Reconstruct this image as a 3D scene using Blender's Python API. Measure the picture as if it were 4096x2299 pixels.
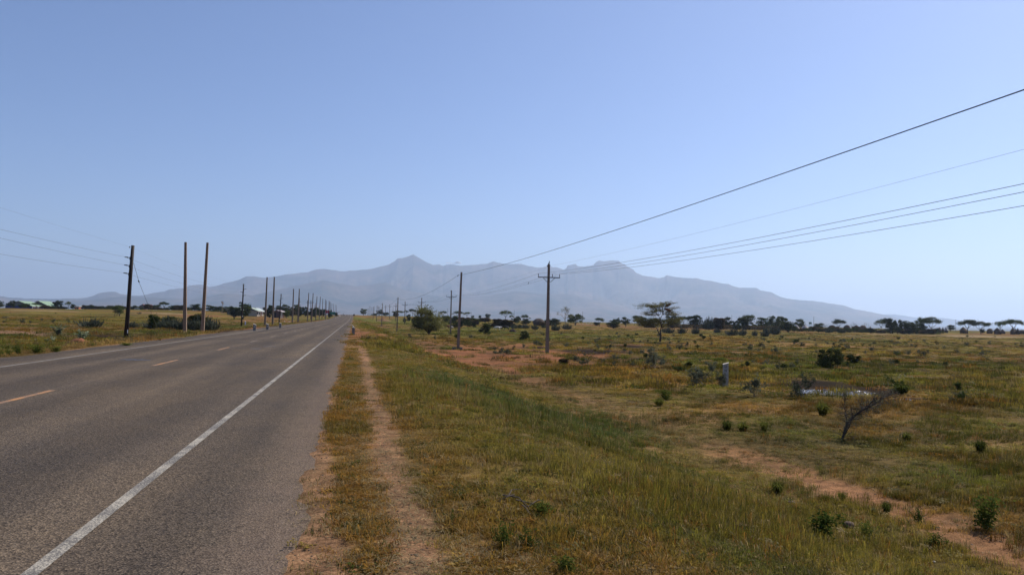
import bpy, math, random
import numpy as np
from mathutils import Vector, Matrix, Euler

for _o in list(bpy.data.objects):
    bpy.data.objects.remove(_o)
scene = bpy.context.scene
C = scene.collection
R = math.radians

# ------------------------------------------------------------------ camera
F = 3200.0; CX, CY = 2048.0, 1149.5
EYE = Vector((0.0, 0.0, 1.55)); ROLL = 0.0215
_e = math.atan(131.1 / F); _p = math.atan(630.3 * math.cos(_e) / F)
FWD = Vector((math.sin(_p) * math.cos(_e), math.cos(_p) * math.cos(_e), math.sin(_e)))
RGT = Vector((math.cos(_p), -math.sin(_p), 0.0))
UPV = RGT.cross(FWD)
CXV = math.cos(ROLL) * RGT + math.sin(ROLL) * UPV
CYV = -math.sin(ROLL) * RGT + math.cos(ROLL) * UPV
cam_data = bpy.data.cameras.new('camera')
cam = bpy.data.objects.new('camera', cam_data); C.objects.link(cam)
m = Matrix((CXV, CYV, -FWD)).transposed().to_4x4(); m.translation = EYE
cam.matrix_world = m
cam_data.sensor_width = 36.0; cam_data.lens = 36.0 * F / 4096.0
cam_data.clip_start = 0.1; cam_data.clip_end = 200000.0
scene.camera = cam

# ------------------------------------------------------------------ sky, sun, exposure
SUN_EL, SUN_AZ = R(46), R(60)      # azimuth measured from +Y towards +X
world = bpy.data.worlds.new('World'); scene.world = world; world.use_nodes = True
wn = world.node_tree.nodes; wl = world.node_tree.links
bg = wn['Background']
sky = wn.new('ShaderNodeTexSky'); sky.sky_type = 'NISHITA'; sky.sun_disc = False
sky.sun_elevation = SUN_EL; sky.sun_rotation = SUN_AZ
sky.altitude = 1200; sky.air_density = 1.0; sky.dust_density = 1.8; sky.ozone_density = 4.5
tint = wn.new('ShaderNodeMix'); tint.data_type = 'RGBA'; tint.blend_type = 'MULTIPLY'; tint.inputs[0].default_value = 1
tint.inputs[7].default_value = (.94, .925, 1.04, 1)
wl.new(sky.outputs['Color'], tint.inputs[6]); wl.new(tint.outputs[2], bg.inputs['Color']); bg.inputs['Strength'].default_value = 0.104
sun_data = bpy.data.lights.new('sun', 'SUN'); sun_data.energy = 4.8; sun_data.angle = R(0.53)
sun_data.color = (1.0, 0.94, 0.86)
sun = bpy.data.objects.new('sun', sun_data); C.objects.link(sun)
_sd = Vector((math.sin(SUN_AZ) * math.cos(SUN_EL), math.cos(SUN_AZ) * math.cos(SUN_EL), math.sin(SUN_EL)))
sun.rotation_euler = _sd.to_track_quat('Z', 'Y').to_euler()
vs = scene.view_settings
vs.view_transform = 'Standard'; vs.look = 'None'; vs.gamma = 1.0; vs.use_curve_mapping = False
vs.exposure = 0.22
scene.cycles.volume_bounces = 3

# ------------------------------------------------------------------ noise
def _hash(ix, iy, seed):
    h = (ix.astype(np.int64) * 374761393 + iy.astype(np.int64) * 668265263 + seed * 974634777) & 0xffffffff
    h = ((h ^ (h >> 13)) * 1274126177) & 0xffffffff
    return ((h ^ (h >> 16)) & 0xffff) / 65535.0
def vnoise(x, y, seed=0):
    x = np.asarray(x, float); y = np.asarray(y, float)
    ix = np.floor(x); iy = np.floor(y); fx = x - ix; fy = y - iy
    fx = fx * fx * (3 - 2 * fx); fy = fy * fy * (3 - 2 * fy)
    a = _hash(ix, iy, seed); b = _hash(ix + 1, iy, seed); c = _hash(ix, iy + 1, seed); d = _hash(ix + 1, iy + 1, seed)
    return (a + (b - a) * fx) * (1 - fy) + (c + (d - c) * fx) * fy
def fbm(x, y, seed=0, octv=4):
    s = 0; a = .5; t = 0
    for k in range(octv):
        s = s + a * vnoise(x * 2 ** k, y * 2 ** k, seed + 17 * k); t += a; a *= .5
    return s / t
def ss(a, b, x):
    t = np.clip((np.asarray(x, float) - a) / (b - a), 0, 1)
    return t * t * (3 - 2 * t)

# ------------------------------------------------------------------ terrain height
def zroad(y):
    return 3.6 * ss(250, 850, y)
ROAD_L, ROAD_R = -10.85, -0.42
def zt(x, y):
    x = np.asarray(x, float); y = np.asarray(y, float)
    r = np.hypot(x, y)
    n = fbm(x / 45, y / 45, 3, 3) - .5
    lowR = -1.75 + .7 * ss(150, 450, r) + 1.5 * ss(450, 650, r) + .5 * n * ss(40, 160, r)
    lowL = -.72 + 2.7 * ss(360, 590, r) * ss(25, 120, -x) * (1 - ss(700, 1300, r)) + .4 * n * ss(30, 120, r)
    right = ss(1.0, 8.6, x); left = ss(10.9, 17.0, -x)
    # corridor beside the road climbs with it
    w = 1 - ss(60, 260, np.abs(x + 5.6))
    lift = zroad(y)
    lo = np.where(x > -5.6, (w * np.minimum(lowR, -.5) + (1 - w) * lowR) * right, lowL * left)
    lo = lo * (1 - w * .55 * ss(500, 850, y))
    z = lo + lift * w * (1 - ss(1500, 4000, y))
    z = z + (vnoise(x / .9, y / .9, 5) - .5) * .07 * np.maximum(right, left) + (vnoise(x / .3, y / .3, 6) - .5) * .02 * ss(0, 60, 60 - r) * np.maximum(ss(.3, 1.2, x), left)
    z = z - .09 * np.exp(-((x - PATHX(y)) / .9) ** 2) * ss(3, 5, y) * (1 - ss(60, 80, y))      # worn dirt track
    j = (fbm(y / .8, y * 0 + 3, 9, 3) - .5) * .34 + (vnoise(y / .17, y * 0, 10) - .5) * .10
    j2 = (fbm(y / 1.5, y * 0 + 7, 19, 3) - .5) * .5
    under = ss(ROAD_R - .16 + j, ROAD_R + .16 + j, x) + (1 - ss(ROAD_L - .2 + j2, ROAD_L + .2 + j2, x))
    return z - .03 + .042 * np.clip(under, 0, 1)
def PATHX(y):
    y = np.asarray(y, float)
    return 9.6 + .35 * np.sin(y / 9.0) + .02 * np.maximum(y - 20, 0)

def ray(px, py):
    return FWD * F + CXV * (px - CX) - CYV * (py - CY)
def proj(p):
    d = Vector(p) - EYE
    w = d.dot(FWD)
    return CX + F * d.dot(CXV) / w, CY - F * d.dot(CYV) / w, w
def G(px, py, tmax=1500):
    """the point where the sight line through a pixel meets the terrain"""
    d = ray(px, py) / F
    t = 2.0 * (1.004 ** np.arange(0, int(math.log(tmax / 2) / math.log(1.004))))
    X = EYE.x + d.x * t; Y = EYE.y + d.y * t; Z = EYE.z + d.z * t
    g = zt(X, Y); k = np.where(Z <= g)[0]
    i = k[0] if len(k) else len(t) - 1
    return Vector((X[i], Y[i], g[i]))
def hor(px):
    return 1236.6 + 0.0215 * px
def ground_at(px, D):
    d = ray(px, hor(px)) / F
    x, y = EYE.x + d.x * D, EYE.y + d.y * D
    return Vector((x, y, float(zt(x, y))))
def at_depth(px, py, D):
    return EYE + ray(px, py) / F * D
def depth(p):
    return (Vector(p) - EYE).dot(FWD)

# ------------------------------------------------------------------ materials
def new_mat(name):
    mt = bpy.data.materials.new(name); mt.use_nodes = True
    nt = mt.node_tree; b = nt.nodes['Principled BSDF']
    return mt, nt, b
def plain(name, col, rough=.8, var=.25, scale=3.0, metal=0.0, spec=.3, bump=0.0):
    mt, nt, b = new_mat(name)
    tc = nt.nodes.new('ShaderNodeTexCoord'); no = nt.nodes.new('ShaderNodeTexNoise')
    no.inputs['Scale'].default_value = scale; no.inputs['Detail'].default_value = 6
    nt.links.new(tc.outputs['Object'], no.inputs['Vector'])
    cr = nt.nodes.new('ShaderNodeValToRGB')
    cr.color_ramp.elements[0].position = .3; cr.color_ramp.elements[1].position = .7
    cr.color_ramp.elements[0].color = tuple(c * (1 - var) for c in col) + (1,)
    cr.color_ramp.elements[1].color = tuple(min(1, c * (1 + var)) for c in col) + (1,)
    nt.links.new(no.outputs['Fac'], cr.inputs['Fac']); nt.links.new(cr.outputs['Color'], b.inputs['Base Color'])
    b.inputs['Roughness'].default_value = rough; b.inputs['Metallic'].default_value = metal
    b.inputs['Specular IOR Level'].default_value = spec
    if bump:
        bp = nt.nodes.new('ShaderNodeBump'); bp.inputs['Strength'].default_value = bump; bp.inputs['Distance'].default_value = .02
        nt.links.new(no.outputs['Fac'], bp.inputs['Height']); nt.links.new(bp.outputs['Normal'], b.inputs['Normal'])
    return mt
def leafmat(name, c0, c1, scale=2.0, trans=.35, rnd=.35):
    """leaf material: colour varies leaf by leaf and clump by clump, some light passes through"""
    mt = bpy.data.materials.new(name); mt.use_nodes = True
    nt = mt.node_tree; nt.nodes.clear()
    out = nt.nodes.new('ShaderNodeOutputMaterial')
    tc = nt.nodes.new('ShaderNodeTexCoord'); no = nt.nodes.new('ShaderNodeTexNoise')
    no.inputs['Scale'].default_value = scale; no.inputs['Detail'].default_value = 4
    nt.links.new(tc.outputs['Object'], no.inputs['Vector'])
    oi = nt.nodes.new('ShaderNodeObjectInfo')
    ma = nt.nodes.new('ShaderNodeMath'); ma.operation = 'MULTIPLY_ADD'
    nt.links.new(oi.outputs['Random'], ma.inputs[0]); ma.inputs[1].default_value = rnd
    sb = nt.nodes.new('ShaderNodeMath'); sb.operation = 'SUBTRACT'; sb.inputs[1].default_value = rnd / 2
    nt.links.new(no.outputs['Fac'], sb.inputs[0]); nt.links.new(sb.outputs[0], ma.inputs[2])
    cr = nt.nodes.new('ShaderNodeValToRGB')
    cr.color_ramp.elements[0].position = .32; cr.color_ramp.elements[1].position = .68
    cr.color_ramp.elements[0].color = c0 + (1,); cr.color_ramp.elements[1].color = c1 + (1,)
    nt.links.new(ma.outputs[0], cr.inputs['Fac'])
    d = nt.nodes.new('ShaderNodeBsdfDiffuse'); t = nt.nodes.new('ShaderNodeBsdfTranslucent')
    mx = nt.nodes.new('ShaderNodeMixShader'); mx.inputs[0].default_value = trans
    for s in (d, t): nt.links.new(cr.outputs['Color'], s.inputs['Color'])
    nt.links.new(d.outputs[0], mx.inputs[1]); nt.links.new(t.outputs[0], mx.inputs[2])
    nt.links.new(mx.outputs[0], out.inputs['Surface'])
    return mt

M = {}
M['leaf_dark'] = leafmat('leaf_dark', (.026, .036, .014), (.078, .092, .032))
M['leaf_green'] = leafmat('leaf_green', (.035, .055, .015), (.095, .115, .032))
M['leaf_olive'] = leafmat('leaf_olive', (.105, .100, .030), (.26, .225, .08), scale=1.4, trans=.4)
M['leaf_grey'] = leafmat('leaf_grey', (.055, .065, .040), (.15, .155, .10))
M['leaf_feather'] = leafmat('leaf_feather', (.085, .092, .030), (.22, .21, .075), scale=1.4, trans=.5)
M['leaf_brown'] = leafmat('leaf_brown', (.055, .042, .024), (.13, .095, .050))
M['leaf_pale'] = leafmat('leaf_pale', (.11, .15, .07), (.46, .50, .33), scale=6, trans=.25)
M['leaf_weed'] = leafmat('leaf_weed', (.045, .068, .014), (.125, .150, .030), scale=5)
M['finger'] = plain('succulent_stem', (.048, .060, .036), .6, .45, 2.5)
M['bark'] = plain('bark', (.075, .055, .042), .9, .35, 6)
M['bark_grey'] = plain('bark_grey', (.16, .14, .115), .9, .35, 6)
M['bark_pale'] = plain('bark_pale', (.27, .22, .15), .9, .3, 6)
M['wood_pole'] = plain('tarred_wood', (.028, .018, .014), .7, .5, 4, bump=.4)
M['concrete_tan'] = plain('tan_concrete', (.24, .165, .11), .9, .22, 5, bump=.3)
M['concrete'] = plain('concrete', (.20, .155, .115), .9, .22, 5, bump=.3)
M['concrete_dark'] = plain('old_concrete', (.13, .115, .105), .9, .3, 6, bump=.3)
M['steel'] = plain('galvanised_steel', (.10, .10, .11), .55, .2, 8, metal=.4)
M['wire'] = plain('conductor', (.10, .095, .09), .5, .1, 5, metal=.5)
M['cable'] = plain('black_cable', (.02, .02, .02), .6, .1, 5)
M['white'] = plain('white_paint', (.72, .70, .66), .7, .12, 5)
M['black'] = plain('black_paint', (.02, .02, .022), .6, .2, 5)
M['nest'] = plain('nest_grass', (.26, .095, .045), .95, .45, 9)

# ------------------------------------------------------------------ mesh helpers
class MB:
    def __init__(s): s.v = []; s.f = []
    def add(s, vs_, fs_):
        o = len(s.v); s.v += [tuple(q) for q in vs_]; s.f += [tuple(i + o for i in f) for f in fs_]
    def box(s, c, h, top=None):
        cx, cy, cz = c; hx, hy, hz = h; tx, ty = top or (hx, hy)
        v = [(cx - hx, cy - hy, cz - hz), (cx + hx, cy - hy, cz - hz), (cx + hx, cy + hy, cz - hz), (cx - hx, cy + hy, cz - hz),
             (cx - tx, cy - ty, cz + hz), (cx + tx, cy - ty, cz + hz), (cx + tx, cy + ty, cz + hz), (cx - tx, cy + ty, cz + hz)]
        s.add(v, [(0, 3, 2, 1), (4, 5, 6, 7), (0, 1, 5, 4), (1, 2, 6, 5), (2, 3, 7, 6), (3, 0, 4, 7)])
    def tube(s, p0, p1, r0, r1, n=5):
        p0 = Vector(p0); p1 = Vector(p1); d = p1 - p0
        if d.length < 1e-6: return
        q = d.to_track_quat('Z', 'Y'); ring = []
        for p, r in ((p0, r0), (p1, r1)):
            for k in range(n):
                a = 2 * math.pi * k / n
                ring.append(p + q @ Vector((r * math.cos(a), r * math.sin(a), 0)))
        f = [(k, (k + 1) % n, n + (k + 1) % n, n + k) for k in range(n)]
        f += [tuple(range(n - 1, -1, -1)), tuple(range(n, 2 * n))]
        s.add(ring, f)
    def line(s, pts, rads, n=5):
        """one continuous tube through the points"""
        pts = [Vector(p) for p in pts]; N = len(pts); v = []
        for i, p in enumerate(pts):
            d = (pts[min(i + 1, N - 1)] - pts[max(i - 1, 0)])
            q = d.to_track_quat('Z', 'Y')
            for k in range(n):
                a = 2 * math.pi * k / n
                v.append(p + q @ Vector((rads[i] * math.cos(a), rads[i] * math.sin(a), 0)))
        f = []
        for i in range(N - 1):
            for k in range(n):
                f.append((i * n + k, i * n + (k + 1) % n, (i + 1) * n + (k + 1) % n, (i + 1) * n + k))
        f += [tuple(range(n - 1, -1, -1)), tuple(range((N - 1) * n, N * n))]
        s.add(v, f)
    def cyl(s, c, r, h, n=12, axis='Z'):
        a = {'X': Vector((h, 0, 0)), 'Y': Vector((0, h, 0)), 'Z': Vector((0, 0, h))}[axis]
        s.tube(Vector(c) - a, Vector(c) + a, r, r, n)
    def mesh(s, name, mat, smooth=False):
        me = bpy.data.meshes.new(name); me.from_pydata(s.v, [], s.f)
        me.materials.append(mat)
        if smooth: me.polygons.foreach_set('use_smooth', [True] * len(me.polygons))
        me.update(); return me
    def build(s, name, mat, parent=None, smooth=False):
        return link(name, s.mesh(name, mat, smooth), parent)
def link(name, me, parent=None):
    o = bpy.data.objects.new(name, me); C.objects.link(o)
    if parent: o.parent = parent
    return o
def tag(o, label=None, cat=None, group=None, kind=None):
    if label: o['label'] = label
    if cat: o['category'] = cat
    if group: o['group'] = group
    if kind: o['kind'] = kind
    return o
def thing(name, label, cat, loc=(0, 0, 0), rz=0, group=None):
    o = bpy.data.objects.new(name, None); C.objects.link(o)
    o.empty_display_size = .3; o.location = loc; o.rotation_euler = (0, 0, rz)
    return tag(o, label, cat, group)
def np_mesh(name, v, f, mat):
    """v (N,3), f (K,4) arrays"""
    me = bpy.data.meshes.new(name); K, n = f.shape
    me.vertices.add(len(v)); me.vertices.foreach_set('co', np.asarray(v, np.float32).ravel())
    me.loops.add(K * n); me.loops.foreach_set('vertex_index', f.astype(np.int32).ravel())
    me.polygons.add(K); me.polygons.foreach_set('loop_start', np.arange(0, K * n, n, dtype=np.int32))
    me.polygons.foreach_set('loop_total', np.full(K, n, np.int32))
    me.materials.append(mat); me.update(calc_edges=True); me.validate()
    return me
def skin(name, verts, edges, rad, mat, sub=1):
    me = bpy.data.meshes.new(name); me.from_pydata(verts, edges, [])
    o = bpy.data.objects.new(name, me); C.objects.link(o)
    sk = o.modifiers.new('s', 'SKIN'); su = o.modifiers.new('u', 'SUBSURF'); su.levels = sub; su.render_levels = sub
    for i, r in enumerate(rad):
        r = r if isinstance(r, tuple) else (r, r)
        me.skin_vertices[0].data[i].radius = r
    me.skin_vertices[0].data[0].use_root = True
    dg = bpy.context.evaluated_depsgraph_get(); dg.update()
    nm = bpy.data.meshes.new_from_object(o.evaluated_get(dg))
    nm.materials.clear(); nm.materials.append(mat); nm.polygons.foreach_set('use_smooth', [True] * len(nm.polygons))
    bpy.data.objects.remove(o); nm.name = name
    return nm
def text_mesh(name, body, size, mat, ext=.002, spacing=1.0):
    cu = bpy.data.curves.new(name, 'FONT'); cu.body = body; cu.size = size; cu.align_x = 'CENTER'; cu.align_y = 'CENTER'
    cu.extrude = ext; cu.space_line = spacing
    o = bpy.data.objects.new(name, cu); C.objects.link(o)
    dg = bpy.context.evaluated_depsgraph_get(); dg.update()
    me = bpy.data.meshes.new_from_object(o.evaluated_get(dg)); me.materials.clear(); me.materials.append(mat)
    bpy.data.objects.remove(o); me.name = name
    return me
def copy_tree(o, parent=None):
    c = o.copy(); C.objects.link(c); c.parent = parent
    for ch in [k for k in bpy.data.objects if k.parent == o]: copy_tree(ch, c)
    return c
ORD = ['', 'first', 'second', 'third', 'fourth', 'fifth', 'sixth', 'seventh', 'eighth', 'ninth', 'tenth', 'eleventh', 'twelfth',
       'thirteenth', 'fourteenth', 'fifteenth', 'sixteenth', 'seventeenth', 'eighteenth', 'nineteenth', 'twentieth']

# ------------------------------------------------------------------ what covers the ground where
SAND = np.array((.245, .145, .088)); REDS = np.array((.24, .105, .055)); MUD = np.array((.022, .014, .011))
PALE = np.array((.46, .34, .21)); PINKB = np.array((.20, .120, .085))
GRN = np.array((.080, .094, .016)); YEL = np.array((.225, .178, .030)); ORG = np.array((.240, .120, .026))
STR = np.array((.28, .215, .10)); BLU = np.array((.070, .115, .032)); LUSH = np.array((.090, .130, .018))
PATCH = []   # kind, cx, cy, ux, uy (view direction), a (across), b (along), softness
def patch(kind, x0, y0, x1, y1, soft=.45):
    xc, yc = (x0 + x1) / 2, (y0 + y1) / 2
    c = G(xc, yc); l = G(x0, yc + (x0 - xc) * .0215); r = G(x1, yc + (x1 - xc) * .0215); t = G(xc, y0); b = G(xc, y1)
    u = Vector((c.x, c.y)).normalized()
    mid = (t + b) / 2
    PATCH.append((kind, mid.x, mid.y, u.x, u.y, max(.2, (r - l).length / 2), max(.2, (t - b).length / 2), soft))
for a in [('red', 1640, 1398, 2150, 1462), ('red', 1980, 1440, 2130, 1492), ('red', 1520, 1352, 1760, 1398), ('red', 1600, 1380, 1900, 1420), ('red', 1505, 1266, 1570, 1290),
          ('red', 1440, 1263, 1500, 1272), ('red', 2300, 1297, 2545, 1307), ('red', 2380, 1306, 2700, 1321), ('red', 2690, 1307, 2915, 1321), ('red', 3120, 1326, 3300, 1333),
          ('pale', 3330, 1343, 3450, 1348), ('pale', 3460, 1334, 3560, 1340), ('pale', 3650, 1341, 4200, 1352), ('red', 3850, 1333, 4100, 1342),
          ('mud', 2225, 1392, 2520, 1418), ('mud', 2370, 1362, 2530, 1374), ('mud', 2080, 1386, 2230, 1398), ('mud', 3060, 1515, 3440, 1572), ('mud', 3390, 1545, 3640, 1592), ('mud', 3600, 1588, 3760, 1614),
          ('mud', 2430, 1378, 2600, 1392),
          ('lush', 1425, 1272, 1560, 1296), ('lush', 1440, 1298, 1540, 1318), ('lush', 1725, 1382, 1830, 1402), ('blue', 2060, 1612, 2220, 1675),
          ('lush', 2300, 1640, 2420, 1700), ('lush', 3000, 1430, 3300, 1500), ('lush', 2650, 1420, 2960, 1560), ('lush', 3150, 1480, 3700, 1530),
          ('orange', 2590, 1512, 2780, 1545), ('orange', 2200, 1462, 2560, 1496), ('orange', 2760, 1345, 3060, 1380), ('orange', 1700, 1350, 1900, 1372),
          ('lush', 2900, 1650, 3300, 1760), ('orange', 2820, 1600, 3050, 1650), ('lush', 3500, 1850, 4096, 2050), ('lush', 3600, 1650, 4096, 1800),
          ('mud', 330, 1340, 720, 1362), ('pink', -60, 1320, 215, 1350), ('lush', -60, 1338, 160, 1360), ('red', 640, 1255, 960, 1268), ('red', 960, 1264, 1170, 1282), ('red', 1120, 1280, 1230, 1296),
          ('lush', 350, 1322, 700, 1336), ('lush', 0, 1365, 330, 1400), ('red', 255, 1352, 365, 1380), ('pale', 0, 1240, 330, 1245), ('pale', 560, 1250, 760, 1256)]:
    patch(*a)

def lerp(a, b, t): return a + (b - a) * t[..., None]
def cover(x, y):
    """ground colour, grass colour and grass density (0..1) at world points"""
    x = np.asarray(x, float); y = np.asarray(y, float); r = np.hypot(x, y)
    n1 = fbm(x / 5, y / 5, 31, 4); n2 = fbm(x / 22, y / 22, 32, 4); n3 = fbm(x / 1.1, y / 1.1, 33, 3); n4 = fbm(x / 9, y / 9, 34, 4)
    g = lerp(np.broadcast_to(GRN, x.shape + (3,)), np.broadcast_to(YEL, x.shape + (3,)), ss(.36, .68, n2 * .6 + n1 * .4))
    g = lerp(g, ORG, (.70 * ss(.52, .72, n4))); g = lerp(g, STR, .5 * ss(.58, .78, n3))
    dens = .55 + .6 * ss(.3, .6, n1)
    s = lerp(np.broadcast_to(np.array((.095, .066, .030)), x.shape + (3,)), SAND * .8, ss(.45, .7, n1))
    # embankment slope on the right: orange-brown beside the path, yellow and green lower down
    slope = ss(.5, .9, x) * (1 - ss(8.5, 10.5, x)) * (1 - ss(150, 260, y))
    c = lerp(np.broadcast_to(ORG * .8 + YEL * .2, x.shape + (3,)), YEL * .75 + .25 * GRN, ss(.7, 2.0, x + (n1 - .5) * 2.4 + .03 * y))
    c = lerp(c, GRN * 1.05, .75 * ss(.44, .60, n1) * ss(1.6, 3.4, x)); c = lerp(c, STR, .35 * ss(.5, .7, n3) * ss(3, 20, y))
    c = lerp(c, ORG, .6 * (1 - ss(4.5, 8, y)) * (1 - ss(1.6, 3.2, x)))
    g = lerp(g, c, slope)
    # verge strip and the bare tyre/foot path beside the asphalt
    wob = (vnoise(y / 2.1, y * 0, 40) - .5) * .12
    nearv = 1 - ss(120, 300, y)
    path = np.exp(-((x - .44 - wob) / (.185 + .04 * vnoise(y / 3, y * 0, 41))) ** 4) * nearv * (y > -5)
    sandv = (x > -.8) * (1 - ss(-.12, -.02, x + wob + (n3 - .5) * .25 + .26 * ss(5, 13, y) - .09 * (1 - ss(4, 9, y))))
    strip = (x > -.2 - .3 * ss(5, 13, y)) * (x < .35) * 1.0
    g = lerp(g, ORG * .85 + YEL * .25, strip * .9); g = lerp(g, GRN, strip * .55 * ss(.5, .62, fbm(x / .7, y / 1.6, 43)))
    dens = np.where(strip > 0, .95, dens)
    s = lerp(s, SAND, np.clip(path + sandv * .9, 0, 1)); dens = dens * (1 - .995 * path) * (1 - .93 * np.clip(sandv, 0, 1) * (1 - ss(30, 60, y) * .6))
    # the dirt track at the foot of the embankment
    px_ = PATHX(y); tr = np.exp(-(np.abs(x - px_ + (n3 - .5) * 1.1) / .80) ** 4) * (1 - ss(58, 75, y)) * ss(-30, -10, y)
    fade = .30 + .70 * (1 - ss(16, 24, y)) + .35 * ss(30, 45, y)
    ttr = tr * np.clip(fade, 0, 1)
    s = lerp(s, SAND * np.array((.88, .80, .74)), ttr); dens = dens * (1 - (.70 + .28 * ss(.42, .6, n1)) * ttr)
    lip = np.exp(-(np.abs(x - px_ + 1.5) / 1.1) ** 2) * (1 - ss(16, 26, y)) * ss(.42, .6, n1)
    s = lerp(s, SAND * .9, lip); dens = dens * (1 - .75 * lip)
    g = lerp(g, STR * .9, .6 * np.exp(-(np.abs(x - px_) / 1.3) ** 2) * ss(14, 20, y) * (1 - ss(60, 90, y)))
    # far grass on the left of the road
    lv = (x < -10.2) * (1 - ss(12.5, 15.5, -x)); g = lerp(g, ORG * .55 + STR * .5, lv * .7)
    # streaks of bare soil across the far plain
    st = ss(.60, .72, fbm(x / 14, y / 14, 50, 4)) * ss(60, 130, r)
    s = lerp(s, REDS * .9 + PALE * .1, st * .7); dens = dens * (1 - .7 * st)
    dk = ss(.60, .75, fbm(x / 10, y / 10, 55, 3)) * ss(30, 70, r) * (1 - ss(220, 320, r)) * .55
    s = lerp(s, MUD * 1.8, dk); dens = dens * (1 - .45 * dk)
    wn_ = (fbm(x / 3.0, y / 3.0, 61, 4) - .5) * 1.3
    for kind, cx, cy, ux, uy, a, b, soft in PATCH:
        al = (x - cx) * ux + (y - cy) * uy; ac = (x - cx) * uy - (y - cy) * ux
        q = np.sqrt((al / b) ** 2 + (ac / a) ** 2) + wn_ * np.clip(min(a, b) / 6, .35, 1)
        k = 1 - ss(1 - soft, 1 + soft * .5, q)
        if kind == 'red': k = k * (.35 + .65 * ss(.40, .58, fbm(x / 2.2, y / 2.2, 63, 4)))
        if kind in ('red', 'pale', 'mud', 'pink'):
            col = {'red': REDS * .78 + SAND * .10, 'pale': PALE * .6, 'mud': MUD, 'pink': PINKB}[kind]
            hold = {'red': .80, 'pale': .8, 'mud': .90, 'pink': .75}[kind]
            s = lerp(s, col * np.ones(x.shape + (3,)), k); dens = dens * (1 - hold * k)
        else:
            col = {'lush': LUSH * .8 + GRN * .3, 'blue': BLU, 'orange': ORG * .9 + YEL * .2}[kind]
            g = lerp(g, col * np.ones(x.shape + (3,)), k * (.7 if kind == 'blue' else .6)); dens = np.maximum(dens, k * .9)
    clump = .52 + .80 * ss(.30, .66, fbm(x / 1.5, y / 1.5, 91, 3))
    clump = 1 + (clump - 1) * (ss(1.5, 4, np.abs(x - .2)) * (.55 + .45 * ss(8.5, 11, x)))
    g = g * clump[..., None]
    road = (x > ROAD_L - .1) * (x < ROAD_R + .05)
    dens = np.where(road, 0, dens)
    return s, g, np.clip(dens, 0, 1)

# ------------------------------------------------------------------ ground sheet
def grad_axis(lo, hi, first, rate, fine=()):
    a = [0.0]
    while a[-1] < hi: a.append(a[-1] + max(first, rate * a[-1]))
    b = [0.0]
    while b[-1] > lo: b.append(b[-1] - max(first, -rate * b[-1]))
    s_ = set(np.round(a + b, 4)) | set(np.round(fine, 4))
    return np.array(sorted(s_))
gx = grad_axis(-32000, 32000, .16, .030, np.concatenate([np.arange(-.9, .9, .05), np.arange(-12, -10.2, .12)]))
gy = np.concatenate([np.linspace(-60, -3, 16), 2.0 + (grad_axis(0, 31000, .10, .0135)) * 1.0])
gy = np.unique(np.round(np.concatenate([[-24000, -8000, -1500, -300, -120], gy, np.linspace(-2, 2, 8)]), 4))
XX, YY = np.meshgrid(gx, gy); ZZ = zt(XX, YY)
nx_, ny_ = len(gx), len(gy)
V = np.stack([XX, YY, ZZ], -1).reshape(-1, 3)
ii = (np.arange(ny_ - 1)[:, None] * nx_ + np.arange(nx_ - 1)[None]).ravel()
FQ = np.stack([ii, ii + 1, ii + 1 + nx_, ii + nx_], 1)
gm, nt, b = new_mat('ground_soil')
N = nt.nodes.new; L = nt.links.new
at = N('ShaderNodeAttribute'); at.attribute_name = 'cover'
geo = N('ShaderNodeNewGeometry')
def tex(scale, detail=6, rough=.6, src=None, nt=nt):
    t = nt.nodes.new('ShaderNodeTexNoise'); t.inputs['Scale'].default_value = scale; t.inputs['Detail'].default_value = detail
    t.inputs['Roughness'].default_value = rough; nt.links.new(src, t.inputs['Vector']); return t
def ramp(src, p0, c0, p1, c1, nt=nt):
    r_ = nt.nodes.new('ShaderNodeValToRGB'); e = r_.color_ramp.elements
    e[0].position = p0; e[1].position = p1; e[0].color = c0 if len(c0) == 4 else tuple(c0) + (1,); e[1].color = tuple(c1) + (1,)
    nt.links.new(src, r_.inputs['Fac']); return r_
def mul(a_, b_, fac=1.0, mode='MULTIPLY', nt=nt):
    x_ = nt.nodes.new('ShaderNodeMix'); x_.data_type = 'RGBA'; x_.blend_type = mode; x_.inputs[0].default_value = fac
    nt.links.new(a_, x_.inputs[6]); nt.links.new(b_, x_.inputs[7]); return x_.outputs[2]
fine = tex(38, 5, .75, geo.outputs['Position']); mid_ = tex(3.5, 7, .7, geo.outputs['Position']); big = tex(.16, 8, .72, geo.outputs['Position'])
r1 = ramp(fine.outputs['Fac'], .32, (.42, .40, .38), .66, (1.5, 1.5, 1.5)); r2 = ramp(mid_.outputs['Fac'], .33, (.5, .5, .5), .68, (1.45, 1.4, 1.3))
r3 = ramp(big.outputs['Fac'], .36, (.60, .66, .66), .64, (1.32, 1.22, 1.1))
col = mul(mul(mul(at.outputs['Color'], r1.outputs['Color']), r2.outputs['Color']), r3.outputs['Color'])
L(col, b.inputs['Base Color']); b.inputs['Roughness'].default_value = 1; b.inputs['Specular IOR Level'].default_value = .02
bp = N('ShaderNodeBump'); bp.inputs['Strength'].default_value = .55; bp.inputs['Distance'].default_value = .03
L(fine.outputs['Fac'], bp.inputs['Height']); L(bp.outputs['Normal'], b.inputs['Normal'])
me = np_mesh('ground', V, FQ, gm)
sC, gC, dC = cover(XX, YY)
rr = np.hypot(XX, YY)
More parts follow.
